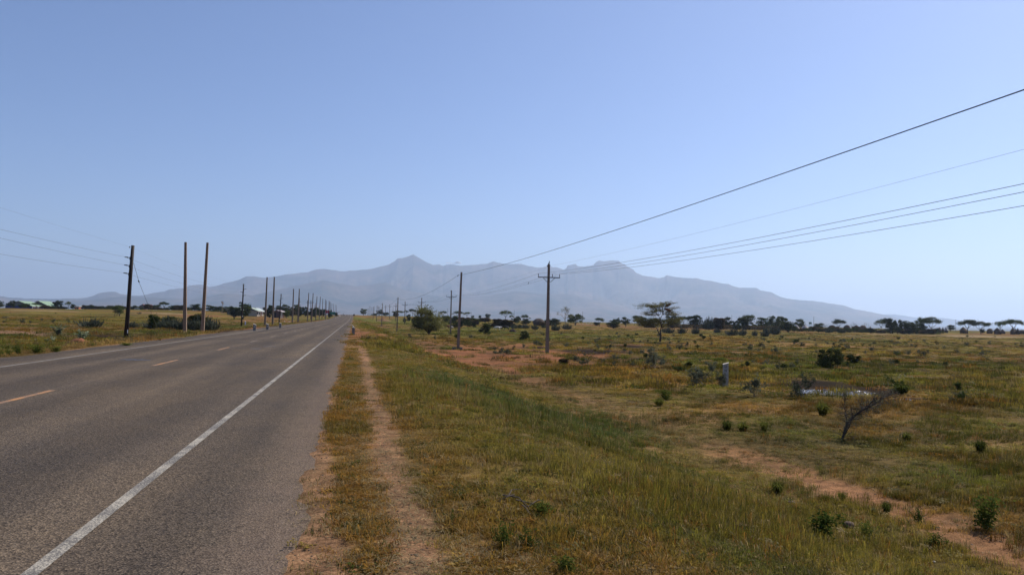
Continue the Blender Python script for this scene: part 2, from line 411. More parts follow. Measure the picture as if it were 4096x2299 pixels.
# beyond the reach of the modelled grass the sheet itself takes the colour of the grass cover
k = dC * (.35 + .55 * ss(60, 260, rr))
gc = sC + (gC * .80 - sC) * k[..., None]
farc = np.array((.11, .105, .05)); gc = gc + (farc - gc) * (ss(900, 2500, rr) * .8)[..., None]
ca = me.color_attributes.new('cover', 'FLOAT_COLOR', 'POINT')
ca.data.foreach_set('color', np.concatenate([gc.reshape(-1, 3), np.ones((gc.size // 3, 1))], 1).astype(np.float32).ravel())
me.polygons.foreach_set('use_smooth', [True] * len(me.polygons))
ground = link('ground', me); tag(ground, kind='structure')

# ------------------------------------------------------------------ road
def strip_mesh(name, x0, x1, ys, mat, dz=0.0):
    v = []; f = []
    for y in ys:
        z = float(zroad(y)) + dz
        v += [(x0, y, z), (x1, y, z)]
    for i in range(len(ys) - 1):
        f.append((2 * i, 2 * i + 1, 2 * i + 3, 2 * i + 2))
    mb = MB(); mb.add(v, f); return mb.build(name, mat)
ry = np.unique(np.concatenate([np.linspace(-60, 240, 61), np.linspace(240, 1200, 160)]))
am, nt, b = new_mat('asphalt')
geo = nt.nodes.new('ShaderNodeNewGeometry')
vo = nt.nodes.new('ShaderNodeTexVoronoi'); vo.inputs['Scale'].default_value = 62; nt.links.new(geo.outputs['Position'], vo.inputs['Vector'])
n1 = tex(95, 4, .8, geo.outputs['Position'], nt); n2 = tex(22, 5, .7, geo.outputs['Position'], nt)
mp = nt.nodes.new('ShaderNodeMapping'); mp.inputs['Scale'].default_value = (1.1, .05, 1); nt.links.new(geo.outputs['Position'], mp.inputs['Vector'])
n3 = tex(1.0, 5, .6, mp.outputs['Vector'], nt)
mp2 = nt.nodes.new('ShaderNodeMapping'); mp2.inputs['Scale'].default_value = (.25, .12, 1); nt.links.new(geo.outputs['Position'], mp2.inputs['Vector'])
n4 = tex(1.3, 6, .7, mp2.outputs['Vector'], nt)
rc = ramp(vo.outputs['Color'], .12, (.40, .38, .36), .92, (1.75, 1.68, 1.58), nt)
ra = ramp(n1.outputs['Fac'], .37, (.28, .28, .30), .63, (1.80, 1.74, 1.62), nt); rb = ramp(n2.outputs['Fac'], .35, (.72, .72, .74), .65, (1.25, 1.22, 1.18), nt)
rl = ramp(n3.outputs['Fac'], .35, (.066, .055, .045), .65, (.100, .081, .062), nt); rd = ramp(n4.outputs['Fac'], .33, (.76, .79, .86), .67, (1.20, 1.15, 1.05), nt)
colr = mul(mul(mul(mul(rl.outputs['Color'], rc.outputs['Color'], 1, nt=nt), ra.outputs['Color'], 1, nt=nt), rb.outputs['Color'], .8, nt=nt), rd.outputs['Color'], 1, nt=nt)
sx_ = nt.nodes.new('ShaderNodeSeparateXYZ'); nt.links.new(geo.outputs['Position'], sx_.inputs[0])
# four wheel paths, polished a little darker, wandering with the noise
wt_ = nt.nodes.new('ShaderNodeMath'); wt_.operation = 'MULTIPLY_ADD'; nt.links.new(n3.outputs['Fac'], wt_.inputs[0]); wt_.inputs[1].default_value = .5; nt.links.new(sx_.outputs['X'], wt_.inputs[2])
wm2 = nt.nodes.new('ShaderNodeMath'); wm2.operation = 'MULTIPLY'; nt.links.new(wt_.outputs[0], wm2.inputs[0]); wm2.inputs[1].default_value = 2 * math.pi / 1.85
wc_ = nt.nodes.new('ShaderNodeMath'); wc_.operation = 'COSINE'; nt.links.new(wm2.outputs[0], wc_.inputs[0])
wr_ = nt.nodes.new('ShaderNodeMapRange'); wr_.inputs[1].default_value = -1; wr_.inputs[2].default_value = 1; wr_.inputs[3].default_value = .86; wr_.inputs[4].default_value = 1.10; nt.links.new(wc_.outputs[0], wr_.inputs[0])
colr = mul(colr, wr_.outputs[0], 1, nt=nt)
n5 = tex(1.8, 6, .7, geo.outputs['Position'], nt)
m5 = nt.nodes.new('ShaderNodeMath'); m5.operation = 'MULTIPLY_ADD'; m5.inputs[1].default_value = 1.3; nt.links.new(n5.outputs['Fac'], m5.inputs[0]); nt.links.new(sx_.outputs['X'], m5.inputs[2])
mr = nt.nodes.new('ShaderNodeMapRange'); mr.inputs[1].default_value = -.35; mr.inputs[2].default_value = .50; nt.links.new(m5.outputs[0], mr.inputs[0])
m6 = nt.nodes.new('ShaderNodeMath'); m6.operation = 'MULTIPLY'; nt.links.new(mr.outputs[0], m6.inputs[0])
r6 = ramp(n1.outputs['Fac'], .30, (.0, .0, .0), .66, (1, 1, 1), nt); nt.links.new(r6.outputs['Color'], m6.inputs[1])
dm = nt.nodes.new('ShaderNodeMix'); dm.data_type = 'RGBA'; nt.links.new(m6.outputs[0], dm.inputs[0]); nt.links.new(colr, dm.inputs[6]); dm.inputs[7].default_value = (.19, .13, .09, 1)
nt.links.new(dm.outputs[2], b.inputs['Base Color']); b.inputs['Roughness'].default_value = .85; b.inputs['Specular IOR Level'].default_value = .12
bp = nt.nodes.new('ShaderNodeBump'); bp.inputs['Strength'].default_value = .6; bp.inputs['Distance'].default_value = .012
nt.links.new(vo.outputs['Distance'], bp.inputs['Height']); nt.links.new(bp.outputs['Normal'], b.inputs['Normal'])
road = strip_mesh('road', ROAD_L - .45, ROAD_R + .45, ry, am); tag(road, kind='structure')
def markmat(name, col, wear):
    mt, nt, b = new_mat(name)
    geo = nt.nodes.new('ShaderNodeNewGeometry')
    a1 = tex(64, 5, .9, geo.outputs['Position'], nt); a2 = tex(1.6, 4, .6, geo.outputs['Position'], nt)
    ad = nt.nodes.new('ShaderNodeMath'); ad.operation = 'MULTIPLY_ADD'; ad.inputs[1].default_value = .35
    nt.links.new(a2.outputs['Fac'], ad.inputs[0]); nt.links.new(a1.outputs['Fac'], ad.inputs[2])
    cr = ramp(ad.outputs[0], wear - .015, (.085, .075, .064), wear + .02, col, nt)
    nt.links.new(cr.outputs['Color'], b.inputs['Base Color']); b.inputs['Roughness'].default_value = .8
    return mt
wm = markmat('worn_white_line', (.40, .355, .275), .688); om = markmat('worn_orange_line', (.40, .18, .05), .655); wf = markmat('faded_white_line', (.21, .19, .155), .65)
tag(strip_mesh('right_edge_line', -1.870, -1.772, ry[ry <= 41], wm, .004), kind='structure')
tag(strip_mesh('far_right_edge_line', -1.865, -1.777, ry[ry >= 40], markmat('dim_white_line', (.25, .22, .175), .675), .004), kind='structure')
tag(strip_mesh('left_edge_line', -9.34, -9.22, ry, wf, .004), kind='structure')
d_ends = [G(205, 1567).y, G(615, 1467).y, G(740, 1443).y, G(890, 1407).y, G(945, 1395).y]
print('DASH', [round(v, 2) for v in d_ends])
dl = (d_ends[2] - d_ends[1]); per = d_ends[2] - d_ends[0]
fo = markmat('faded_orange_line', (.17, .11, .07), .66)
for k_ in range(-1, 16):
    if k_ in (-1, 3): mb = MB()
    y1 = d_ends[0] + per * k_; y0 = y1 - dl
    z0, z1 = float(zroad(y0)) + .004, float(zroad(y1)) + .004
    mb.add([(-5.76, y0, z0), (-5.64, y0, z0), (-5.64, y1, z1), (-5.76, y1, z1)], [(0, 1, 2, 3)])
    if k_ == 2: tag(mb.build('centre_line', om), kind='structure')
    if k_ == 15: tag(mb.build('far_centre_line', fo), kind='structure')
# three flat dark streaks laid across the carriageway
streakm = plain('dark_streak', (.045, .042, .045), .6, .3, 9)
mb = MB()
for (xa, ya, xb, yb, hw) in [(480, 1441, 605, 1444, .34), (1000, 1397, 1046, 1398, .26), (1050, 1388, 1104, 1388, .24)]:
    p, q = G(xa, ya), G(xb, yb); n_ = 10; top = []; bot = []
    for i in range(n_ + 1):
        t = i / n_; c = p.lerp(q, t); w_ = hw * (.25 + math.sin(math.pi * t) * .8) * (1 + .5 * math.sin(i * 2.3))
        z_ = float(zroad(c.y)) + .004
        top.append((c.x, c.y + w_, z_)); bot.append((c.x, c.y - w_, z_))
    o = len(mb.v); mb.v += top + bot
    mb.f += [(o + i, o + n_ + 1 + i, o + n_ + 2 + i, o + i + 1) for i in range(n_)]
tag(mb.build('dark_streaks', streakm), kind='structure')

# ------------------------------------------------------------------ mountains
SIL = [(-900, 1196), (-500, 1180), (-200, 1186), (0, 1183.5), (28, 1189), (114, 1194), (239, 1195), (332, 1192), (367, 1185), (394, 1173), (418, 1168), (460, 1166), (484, 1175), (519, 1180), (560, 1182), (580, 1179), (616, 1171), (657, 1166),
       (678, 1156.5), (700, 1156), (714, 1153), (735, 1154), (752, 1144), (783, 1138.5), (807, 1138.5), (838, 1148), (866, 1144), (894, 1133), (942, 1123), (987, 1105), (1015, 1105), (1053, 1111),
       (1098, 1106), (1150, 1097), (1233, 1088), (1267, 1076), (1302, 1074.5), (1323, 1080), (1350, 1082), (1371, 1085), (1419, 1081), (1488, 1075), (1530, 1064), (1557, 1057), (1578, 1045), (1589, 1034),
       (1613, 1031), (1634, 1025), (1653, 1016.6), (1675, 1031), (1710, 1051), (1734, 1059.5), (1758, 1057), (1774, 1064), (1786, 1058), (1807, 1057), (1841, 1062), (1890, 1059.5), (1952, 1053.6),
       (1973, 1045.7), (1990, 1050), (2021, 1055), (2083, 1055), (2107, 1062), (2152, 1071), (2190, 1066), (2225, 1069), (2256, 1078), (2265, 1073), (2270, 1062), (2287, 1059), (2301, 1055),
       (2311, 1064), (2332, 1066), (2373, 1060.5), (2384, 1048), (2394, 1042.5), (2415, 1044), (2446, 1041.5), (2474, 1042), (2484, 1052), (2498, 1057), (2508, 1066), (2533, 1078), (2543, 1090.6),
       (2571, 1102), (2602, 1107), (2640, 1112), (2657, 1107), (2668, 1099.6), (2699, 1107), (2738, 1111.6), (2785, 1112.5), (2818, 1121), (2849, 1123.5), (2887, 1132.6), (2915, 1136.5), (2932, 1144),
       (2965, 1151), (3012, 1150), (3028, 1152), (3040, 1161), (3087, 1169), (3122, 1187), (3145, 1193), (3200, 1200), (3255, 1203), (3332, 1215), (3373, 1221), (3398, 1229), (3417, 1235), (3487, 1248),
       (3523, 1256), (3560, 1264), (3620, 1280), (3700, 1296), (3800, 1312), (4000, 1318), (5000, 1350)]
FARR = [(-900, 1215), (0, 1225), (300, 1240), (3200, 1290), (3400, 1262), (3545, 1258), (3582, 1257), (3657, 1269), (3700, 1271), (3745, 1271), (3779, 1272), (3832, 1279.5), (3866, 1285.6), (3948, 1294), (3987, 1295), (4096, 1314.6), (4400, 1324), (4900, 1334)]
FOOT = [(-900, 1216), (0, 1212), (100, 1214), (200, 1206), (374, 1199), (450, 1189), (512, 1185), (600, 1190), (760, 1198), (900, 1172), (1010, 1180), (1150, 1150), (1290, 1120), (1420, 1145), (1540, 1130), (1620, 1160), (1780, 1190), (1960, 1180), (2060, 1164),
        (2110, 1168), (2170, 1175), (2290, 1176), (2340, 1190), (2440, 1218), (2560, 1244), (2700, 1262), (2900, 1276), (3200, 1288), (5000, 1345)]
def range_mesh(name, sil, r0, rc, rb, mat, seed, rough=1.0, cols=900, rows=46, jag=1.4):
    xs = np.array([p[0] for p in sil], float); ys = np.array([p[1] for p in sil], float)
    px = np.linspace(xs[0], xs[-1], cols)
    py = np.interp(px, xs, ys); py = py + (fbm(px / 14, px * 0 + 1, seed, 3) - .5) * jag * 2
    az = []; te = []
    for a_, b_ in zip(px, py):
        d = ray(a_, b_); az.append(math.atan2(d.x, d.y)); te.append(d.z / math.hypot(d.x, d.y))
    az = np.array(az); te = np.maximum(np.array(te), -0.004)
    RC = rc * (1 + .10 * (fbm(px / 420, px * 0, seed + 5, 3) - .5))
    T = np.concatenate([np.linspace(0, 1, rows) ** .8, 1 + np.linspace(.05, 1, 10)])
    A, TT = np.meshgrid(az, T); TE = np.broadcast_to(te, A.shape); RCc = np.broadcast_to(RC, A.shape)
    r = np.where(TT <= 1, r0 + (RCc - r0) * TT, RCc + (rb - RCc) * (TT - 1))
    s_ = A * rc
    w_ = (fbm(s_ / 2600, r / 5200, seed + 9, 4) - .5) * 2600
    rid = 1 - np.abs(2 * fbm((s_ + w_) / 1300, r / 2400, seed + 1, 5) - 1)          # gullies and spurs running downhill
    rid = ss(.35, 1.0, rid)
    base = np.clip(TT, 0, 1) ** 1.55
    cliff = .10 * ss(.62, .68, TT) + .06 * ss(.84, .88, TT)
    prof = base * .86 + cliff * .85
    h = prof * (1 - rough * .42 * (1 - rid) * np.clip((1 - TT) * 6, 0, 1) * np.clip(TT * 3, 0, 1))
    h = np.where(TT <= 1, h / (base[TT.shape[0] - 11, 0] * .86 + .16 * .85) if False else h, 1 - .75 * (TT - 1))
    Z = np.where(TT <= 1, np.minimum(h, .985 + .015 * (TT >= 1)) * TE * r, h * TE * RCc) + 1.55
    k1 = (np.abs(TT - 1) < 1e-9); Z = np.where(k1, TE * r + 1.55, Z)
    Z = np.where((TT < 1) & (Z > TE * r * .985), TE * r * .985 + 1.55, Z) - np.where(TT < .02, 60, 0)
    X = np.sin(A) * r; Y = np.cos(A) * r
    n, m_ = A.shape
    V = np.stack([X, Y, Z], -1).reshape(-1, 3)
    i_ = (np.arange(n - 1)[:, None] * m_ + np.arange(m_ - 1)[None]).ravel()
    FQ = np.stack([i_, i_ + 1, i_ + 1 + m_, i_ + m_], 1)
    me = np_mesh(name, V, FQ, mat)
    me.polygons.foreach_set('use_smooth', [True] * len(me.polygons))
    return tag(link(name, me), kind='structure')
mm, nt, b = new_mat('mountain_slope')
geo = nt.nodes.new('ShaderNodeNewGeometry')
ma = tex(.0011, 9, .65, geo.outputs['Position'], nt); mb_ = tex(.009, 6, .7, geo.outputs['Position'], nt)
c1 = ramp(ma.outputs['Fac'], .38, (.022, .030, .026), .64, (.15, .105, .080), nt); c2 = ramp(mb_.outputs['Fac'], .35, (.6, .6, .6), .65, (1.35, 1.35, 1.35), nt)
nt.links.new(mul(c1.outputs['Color'], c2.outputs['Color'], 1, nt=nt), b.inputs['Base Color']); b.inputs['Roughness'].default_value = 1; b.inputs['Specular IOR Level'].default_value = 0
range_mesh('mountain', SIL, 11500, 18500, 24000, mm, 71, 1.0, 2000)
range_mesh('foothills', FOOT, 10200, 14200, 18000, mm, 88, .8, 700, 36, 1.0)
range_mesh('far_hills', FARR, 21000, 25500, 29000, mm, 95, .6, 400, 24, 1.0)

# ------------------------------------------------------------------ air
hb = MB(); hb.box((0, 4000, 690), (34000, 30000, 755))
hz = bpy.data.materials.new('air_haze'); hz.use_nodes = True; nt = hz.node_tree; nt.nodes.clear()
out = nt.nodes.new('ShaderNodeOutputMaterial'); pv = nt.nodes.new('ShaderNodeVolumePrincipled')
pv.inputs['Color'].default_value = (.62, .775, 1.0, 1); pv.inputs['Density'].default_value = 5.7e-5; pv.inputs['Anisotropy'].default_value = .42
nt.links.new(pv.outputs[0], out.inputs['Volume'])
hazeo = hb.build('haze', hz); tag(hazeo, kind='stuff')
hazeo['label'] = 'pale blue haze of dry air veiling the mountains and plain'; hazeo['category'] = 'haze'

# ------------------------------------------------------------------ plants: shared meshes
def leaf_cloud(rng, cen, size, aspect=.6, flat=0.0):
    """leaf sized four-sided faces at the given points, each turned its own way"""
    n = len(cen)
    a = rng.normal(size=(n, 3)); a /= np.linalg.norm(a, axis=1)[:, None] + 1e-9
    b = rng.normal(size=(n, 3)); b[:, 2] *= (1 - flat); b = np.cross(a, b); b /= np.linalg.norm(b, axis=1)[:, None] + 1e-9
    if flat: a[:, 2] *= (1 - flat); a /= np.linalg.norm(a, axis=1)[:, None] + 1e-9
    s = size * rng.uniform(.55, 1.35, n)[:, None]
    p0 = cen - a * s; p1 = cen + b * s * aspect; p2 = cen + a * s; p3 = cen - b * s * aspect
    v = np.stack([p0, p1, p2, p3], 1).reshape(-1, 3)
    f = np.arange(4 * n).reshape(n, 4)
    return v, f
def branch(mb, rng, p, d, ln, r, lvl, tips, kind, n=4):
    """crooked limb that forks; records twig ends"""
    pts = [Vector(p)]; rad = [r]; dd = Vector(d).normalized(); k = 3 if lvl else 4
    for i in range(k):
        j = Vector(rng.normal(size=3)) * (.16 if kind != 'thorn' else .30)
        dd = (dd + j + Vector((0, 0, .10 if kind in ('round', 'bush', 'feather') else (-.04 if kind == 'umb' and lvl > 0 else 0)))).normalized()
        pts.append(pts[-1] + dd * ln / k); rad.append(r * (1 - .5 * (i + 1) / k))
    mb.line(pts, rad, n)
    if lvl == 0 or r < .0025:
        tips += [pts[-1], pts[-2]]; return
    nb = 3 if kind in ('umb', 'round', 'feather') else 2 + int(rng.random() > .5)
    for b_ in range(nb):
        a = rng.uniform(0, 2 * math.pi); sp = rng.uniform(.45, 1.0)
        q = Vector((math.cos(a) * sp, math.sin(a) * sp, rng.uniform(.15, .7) if kind != 'umb' else rng.uniform(.05, .45)))
        nd = (dd * .8 + q).normalized(); i = int(rng.integers(2, k + 1))
        branch(mb, rng, pts[i], nd, ln * rng.uniform(.6, .85), rad[i] * .72, lvl - 1, tips, kind, n)
    if lvl > 0: tips.append(pts[-1])
def make_plant(kind, seed, nleaf, lsize, fill=1.0, w=1.0):
    """returns (trunk mesh builder, leaf verts, leaf faces) at height 1, half width about w/2"""
    rng = np.random.default_rng(seed); tr = MB(); tips = []; cen = []
    if kind == 'umb':
        lean = Vector((rng.uniform(-.06, .06), rng.uniform(-.06, .06), 0)); h0 = rng.uniform(.26, .38); top = Vector((lean.x, lean.y, h0))
        tr.line([(0, 0, -.02), Vector((0, 0, h0 * .5)) + lean * .3, top], [.030, .024, .021], 6)
        nb = 5
        for k in range(nb):
            a = 2 * math.pi * (k + rng.uniform(-.3, .3)) / nb; sp = rng.uniform(.30, .48) * w; zt_ = rng.uniform(.76, .9)
            e = Vector((math.cos(a) * sp, math.sin(a) * sp, zt_)); m1 = top.lerp(e, .45) + Vector((0, 0, -.03)) + Vector(rng.normal(size=3) * .02)
            tr.line([top, m1, e], [.016, .011, .005], 4)
            for q in range(5):
                e2 = e + Vector((rng.normal() * .13 * w, rng.normal() * .13 * w, rng.uniform(-.02, .08))); tr.line([m1.lerp(e, rng.uniform(.2, .9)), e2], [.006, .002], 3); tips.append(e2)
            tips.append(e)
        tips += [Vector((rng.normal() * .12, rng.normal() * .12, rng.uniform(.84, .96))) for _ in range(5)]
        T = np.array([tuple(t) for t in tips]); T[:, 2] = np.minimum(T[:, 2] - .10 * (np.hypot(T[:, 0], T[:, 1]) / (.5 * w)) ** 2, .97)
        idx = rng.integers(0, len(T), nleaf)
        cen = T[idx] + rng.normal(size=(nleaf, 3)) * np.array((.085 * w, .085 * w, .045)); tr2 = tr
        v, f = leaf_cloud(rng, cen, lsize, .55, .5)
    elif kind in ('round', 'bush', 'feather', 'low'):
        h0 = {'round': .16, 'bush': .03, 'feather': .08, 'low': .02}[kind]
        nb = {'round': 5, 'bush': 9, 'feather': 8, 'low': 9}[kind]
        tr.line([(0, 0, -.02), (0, 0, h0)], [.034, .026], 6) if kind == 'round' else None
        for k in range(nb):
            a = 2 * math.pi * (k + rng.uniform(-.3, .3)) / nb; sp = rng.uniform(.3, 1.0)
            branch(tr, rng, (0, 0, h0 * (.6 if kind == 'round' else .2)), (math.cos(a) * sp, math.sin(a) * sp, 1.0 if kind != 'low' else .5), .40, .015, 1, tips, kind)
        # lobes of foliage of unequal size give the outline its bays and gaps
        nl = 24 if kind != 'feather' else 30; L_ = []
        for q in range(nl):
            a = rng.uniform(0, 2 * math.pi); u = rng.uniform(0, 1) ** .5; zz = rng.uniform(h0 + .12, .86)
            env = math.sqrt(max(.05, 1 - ((zz - (.60 if kind == 'round' else .42)) / (.46 if kind == 'round' else .60)) ** 2))
            rr_ = u * .36 * w * env
            L_.append((math.cos(a) * rr_, math.sin(a) * rr_, zz, rng.uniform(.07, .17)))
        L_ = np.array(L_); idx = rng.integers(0, nl, nleaf)
        q = rng.normal(size=(nleaf, 3)); q /= np.linalg.norm(q, axis=1)[:, None]; q *= (rng.uniform(.15, 1, nleaf) ** .45)[:, None]
        cen = L_[idx, :3] + q * L_[idx, 3:4] * np.array((1.15 * w, 1.15 * w, .85))
        ns = nleaf // 9; a_ = np.clip(rng.normal(size=(ns, 3)), -1.7, 1.7) * np.array((.20 * w, .20 * w, .17)) + np.array((0, 0, .50)); cen = np.concatenate([cen, a_])
        keep = cen[:, 2] > (.02 if kind != 'round' else .10); cen = cen[keep]
        if kind == 'feather':
            # spray-like twigs sticking out of the crown
            m_ = 260; a = rng.uniform(0, 2 * math.pi, m_); el = rng.uniform(.1, 1.4, m_); b0 = L_[rng.integers(0, nl, m_), :3]
            dd = np.stack([np.cos(a) * np.cos(el), np.sin(a) * np.cos(el), np.sin(el)], 1)
            for b1, d1 in zip(b0, dd): tr.tube(b1, b1 + d1 * rng.uniform(.12, .26), .003, .001, 3)
            t = rng.uniform(.1, 1, (nleaf // 2, 1)); i2 = rng.integers(0, m_, nleaf // 2)
            cen = np.concatenate([cen, b0[i2] + dd[i2] * t * .24 + rng.normal(size=(nleaf // 2, 3)) * .010])
        v, f = leaf_cloud(rng, cen, lsize, .55)
    elif kind == 'thorn':
        lean = rng.uniform(-.5, .5)
        for k in range(5):
            a = rng.uniform(0, 2 * math.pi); sp = rng.uniform(.1, .8)
            branch(tr, rng, (rng.normal() * .02, rng.normal() * .02, 0), (math.cos(a) * sp + lean * .6, math.sin(a) * sp, 1), rng.uniform(.35, .6), .016, 2, tips, kind, 4)
        T = np.array([tuple(t) for t in tips]); T[:, :2] *= 1
        idx = rng.integers(0, len(T), nleaf); cen = T[idx] + rng.normal(size=(nleaf, 3)) * .045
        v, f = leaf_cloud(rng, cen, lsize, .5)
    elif kind == 'bare':
        tr.line([(0, 0, -.02), (.02, 0, .2), (.0, .02, .36)], [.030, .024, .020], 5)
        for k in range(5):
            a = 2 * math.pi * k / 5 + rng.uniform(-.3, .3); sp = rng.uniform(.4, 1.0)
            branch(tr, rng, (.0, .02, .34), (math.cos(a) * sp * w, math.sin(a) * sp * w, .8), .34, .013, 3, tips, 'umb', 3)
        T = np.array([tuple(t) for t in tips]); idx = rng.integers(0, len(T), nleaf); cen = T[idx] + rng.normal(size=(nleaf, 3)) * .03
        v, f = leaf_cloud(rng, cen, lsize, .5)
    elif kind == 'finger':
        # candelabra succulent: many upright finger stems curving up from the base
        for k in range(95):
            a = rng.uniform(0, 2 * math.pi); u = rng.uniform(0, 1) ** .6; R_ = u * .46 * w
            x1, y1 = math.cos(a) * R_, math.sin(a) * R_; hh = rng.uniform(.42, 1.0) * math.sqrt(1 - .62 * u * u)
            z1 = hh * rng.uniform(.15, .4)
            tr.line([(x1 * .25, y1 * .25, 0), (x1 * .8, y1 * .8, z1 * .7), (x1, y1, z1 + .12), (x1 * 1.12 + rng.normal() * .05, y1 * 1.12 + rng.normal() * .05, hh)], [.013, .015, .016, .009], 4)
        cen = np.array([(rng.normal() * .2 * w, rng.normal() * .2 * w, rng.uniform(.05, .55)) for _ in range(nleaf)]); v, f = leaf_cloud(rng, cen, lsize, .5)
    elif kind == 'pale':
        for k in range(11):
            a = rng.uniform(0, 2 * math.pi); sp = rng.uniform(.1, .75)
            e = Vector((math.cos(a) * sp * .55, math.sin(a) * sp * .55, rng.uniform(.6, 1))); m_ = Vector((e.x * .35, e.y * .35, e.z * .5))
            tr.line([(0, 0, 0), m_, e], [.014, .011, .006], 4)
            for t in np.linspace(.25, 1, 9): tips.append(m_.lerp(e, (t - .5) * 2) if t > .5 else Vector((0, 0, 0)).lerp(m_, t * 2))
        T = np.array([tuple(t) for t in tips]); idx = rng.integers(0, len(T), nleaf); cen = T[idx] + rng.normal(size=(nleaf, 3)) * .045
        v, f = leaf_cloud(rng, cen, lsize, .75)
    elif kind == 'weed':
        for k in range(6):
            a = rng.uniform(0, 2 * math.pi); sp = rng.uniform(.0, .45)
            e = Vector((math.cos(a) * sp, math.sin(a) * sp, rng.uniform(.5, 1))); tr.line([(0, 0, 0), e * .5 + Vector((0, 0, .03)), e], [.010, .008, .004], 4)
            tips += [e * t for t in np.linspace(.15, 1, 10)]
        T = np.array([tuple(t) for t in tips]); idx = rng.integers(0, len(T), nleaf); cen = T[idx] + rng.normal(size=(nleaf, 3)) * np.array((.10, .10, .04))
        v, f = leaf_cloud(rng, cen, lsize, .6, .3)
    elif kind == 'tussock':
        V_ = []; n_ = 420
        for k in range(n_):
            a = rng.uniform(0, 2 * math.pi); r0 = .13 * math.sqrt(rng.random()); az = a + rng.normal() * .6; L_ = rng.uniform(.25, 1.0) ** 1.0 * 1.05; b_ = rng.uniform(.15, 1.2)
            bx, by = math.cos(a) * r0 * w, math.sin(a) * r0 * w; dx, dy = math.cos(az), math.sin(az); q = .011
            tip = (bx + dx * L_ * b_ * .6 * w, by + dy * L_ * b_ * .6 * w, L_ * max(.12, 1 - .62 * b_)); md = (bx + dx * L_ * b_ * .2 * w, by + dy * L_ * b_ * .2 * w, L_ * .55)
            V_ += [(bx, by, 0), (md[0] - dy * q, md[1] + dx * q, md[2]), tip, (md[0] + dy * q, md[1] - dx * q, md[2])]
        v = np.array(V_); f = np.arange(4 * n_).reshape(n_, 4)
    return tr, v, f
LIB = {}
def lib(key, kind, seeds, nleaf, lsize, leafm, barkm, w=1.0):
    out = []
    for s_ in seeds:
        tr, v, f = make_plant(kind, s_, nleaf, lsize, w=w)
        tm = tr.mesh('trunk', barkm) if tr.v else None
        cm = np_mesh('crown', v, f, leafm) if len(f) else None
        allv = np.concatenate([v] + ([np.array([tuple(q) for q in tr.v])] if tr.v else []))
        if len(v) > 50:
            hw = np.percentile(np.abs(allv[:, :2]), 97); tz = np.percentile(v[:, 2] if kind not in ('finger',) else allv[:, 2], 99)
        else: hw = np.percentile(np.abs(allv[:, :2]), 98); tz = allv[:, 2].max()
        out.append((tm, cm, hw * 2 * .95, tz))
    LIB[key] = out
lib('umb', 'umb', (1, 2, 3, 4), 4200, .020, M['leaf_green'], M['bark'], 1.0)
lib('umbdark', 'umb', (5, 6, 7), 5200, .021, M['leaf_dark'], M['bark'], 1.0)
lib('round', 'round', (11, 12, 13, 14), 5200, .023, M['leaf_dark'], M['bark'], 1.0)
lib('roundg', 'round', (15, 16, 17), 5200, .023, M['leaf_green'], M['bark'], 1.0)
lib('bush', 'bush', (21, 22, 23, 24, 25), 5200, .026, M['leaf_dark'], M['bark'], 1.0)
lib('bushg', 'bush', (26, 27, 28), 5200, .026, M['leaf_green'], M['bark'], 1.0)
lib('brown', 'bush', (31, 32, 33), 31500, .032, M['leaf_brown'], M['bark'], 1.0)
lib('finger', 'finger', (41, 42, 43), 900, .026, M['leaf_grey'], M['finger'], 1.0)
lib('thorn', 'thorn', (51, 52, 53, 54, 55, 56), 1300, .040, M['leaf_grey'], M['bark_grey'], 1.0)
lib('thorng', 'thorn', (57, 58, 59), 1500, .032, M['leaf_green'], M['bark'], 1.0)
lib('bare', 'bare', (61, 62, 63), 260, .014, M['leaf_brown'], M['bark_grey'], .9)
lib('barey', 'bare', (64, 65), 900, .013, M['leaf_olive'], M['bark_pale'], .9)
lib('pale', 'pale', (71, 72, 73), 240, .055, M['leaf_pale'], M['bark_grey'], 1.0)
lib('weed', 'weed', (81, 82, 83, 84), 700, .042, M['leaf_weed'], M['leaf_weed'], 1.0)
lib('tussock', 'tussock', (91, 92, 93), 0, 0, leafmat('tussock_blade', (.050, .066, .014), (.140, .145, .032), 4), M['bark'], 1.0)
_cnt = {}
PLANTS = []     # (name, category, px, label seed, group, object)
def plant(key, name, cat, x0, x1, top, base, look, H=None, label=None, group=None, xb=None, var=None, D=None, ztop=False):
    """a plant spanning pixels x0..x1, top..base; its distance comes from where its foot meets the terrain, or from its real height H"""
    xc = (x0 + x1) / 2 if xb is None else xb
    if D is None: D = H * F / (base - top) if H else depth(G(xc, base))
    p = ground_at(xc, D)
    q = proj(p)
    Hh = (q[1] - top) * D / F if not H else max(H, (q[1] - top) * D / F * 1.0)
    Hh = max(Hh, .05)
    W_ = (x1 - x0) * D / F
    L_ = LIB[key]; i = _cnt.get(key, 0) if var is None else var; _cnt[key] = i + 1
    tm, cm, w_, t_ = L_[i % len(L_)]
    o = thing(name, None, cat, p, (i * 2.39) % 6.28)
    sx = W_ / w_; sz = Hh / t_
    if label is None: PLANTS.append((name, cat, xc, look, group, o))
    else: tag(o, label)
    if group: o['group'] = group
    for nm, me in (('crown' if key not in ('bush', 'bushg', 'brown', 'thorn', 'thorng', 'finger', 'pale', 'weed', 'tussock') else 'foliage', cm), ('trunk' if key not in ('bush', 'bushg', 'brown', 'thorn', 'thorng', 'finger', 'pale', 'weed', 'tussock') else 'stems', tm)):
        if me:
            c = link(nm, me, o)
    o.scale = (sx, sx, sz)
    return o

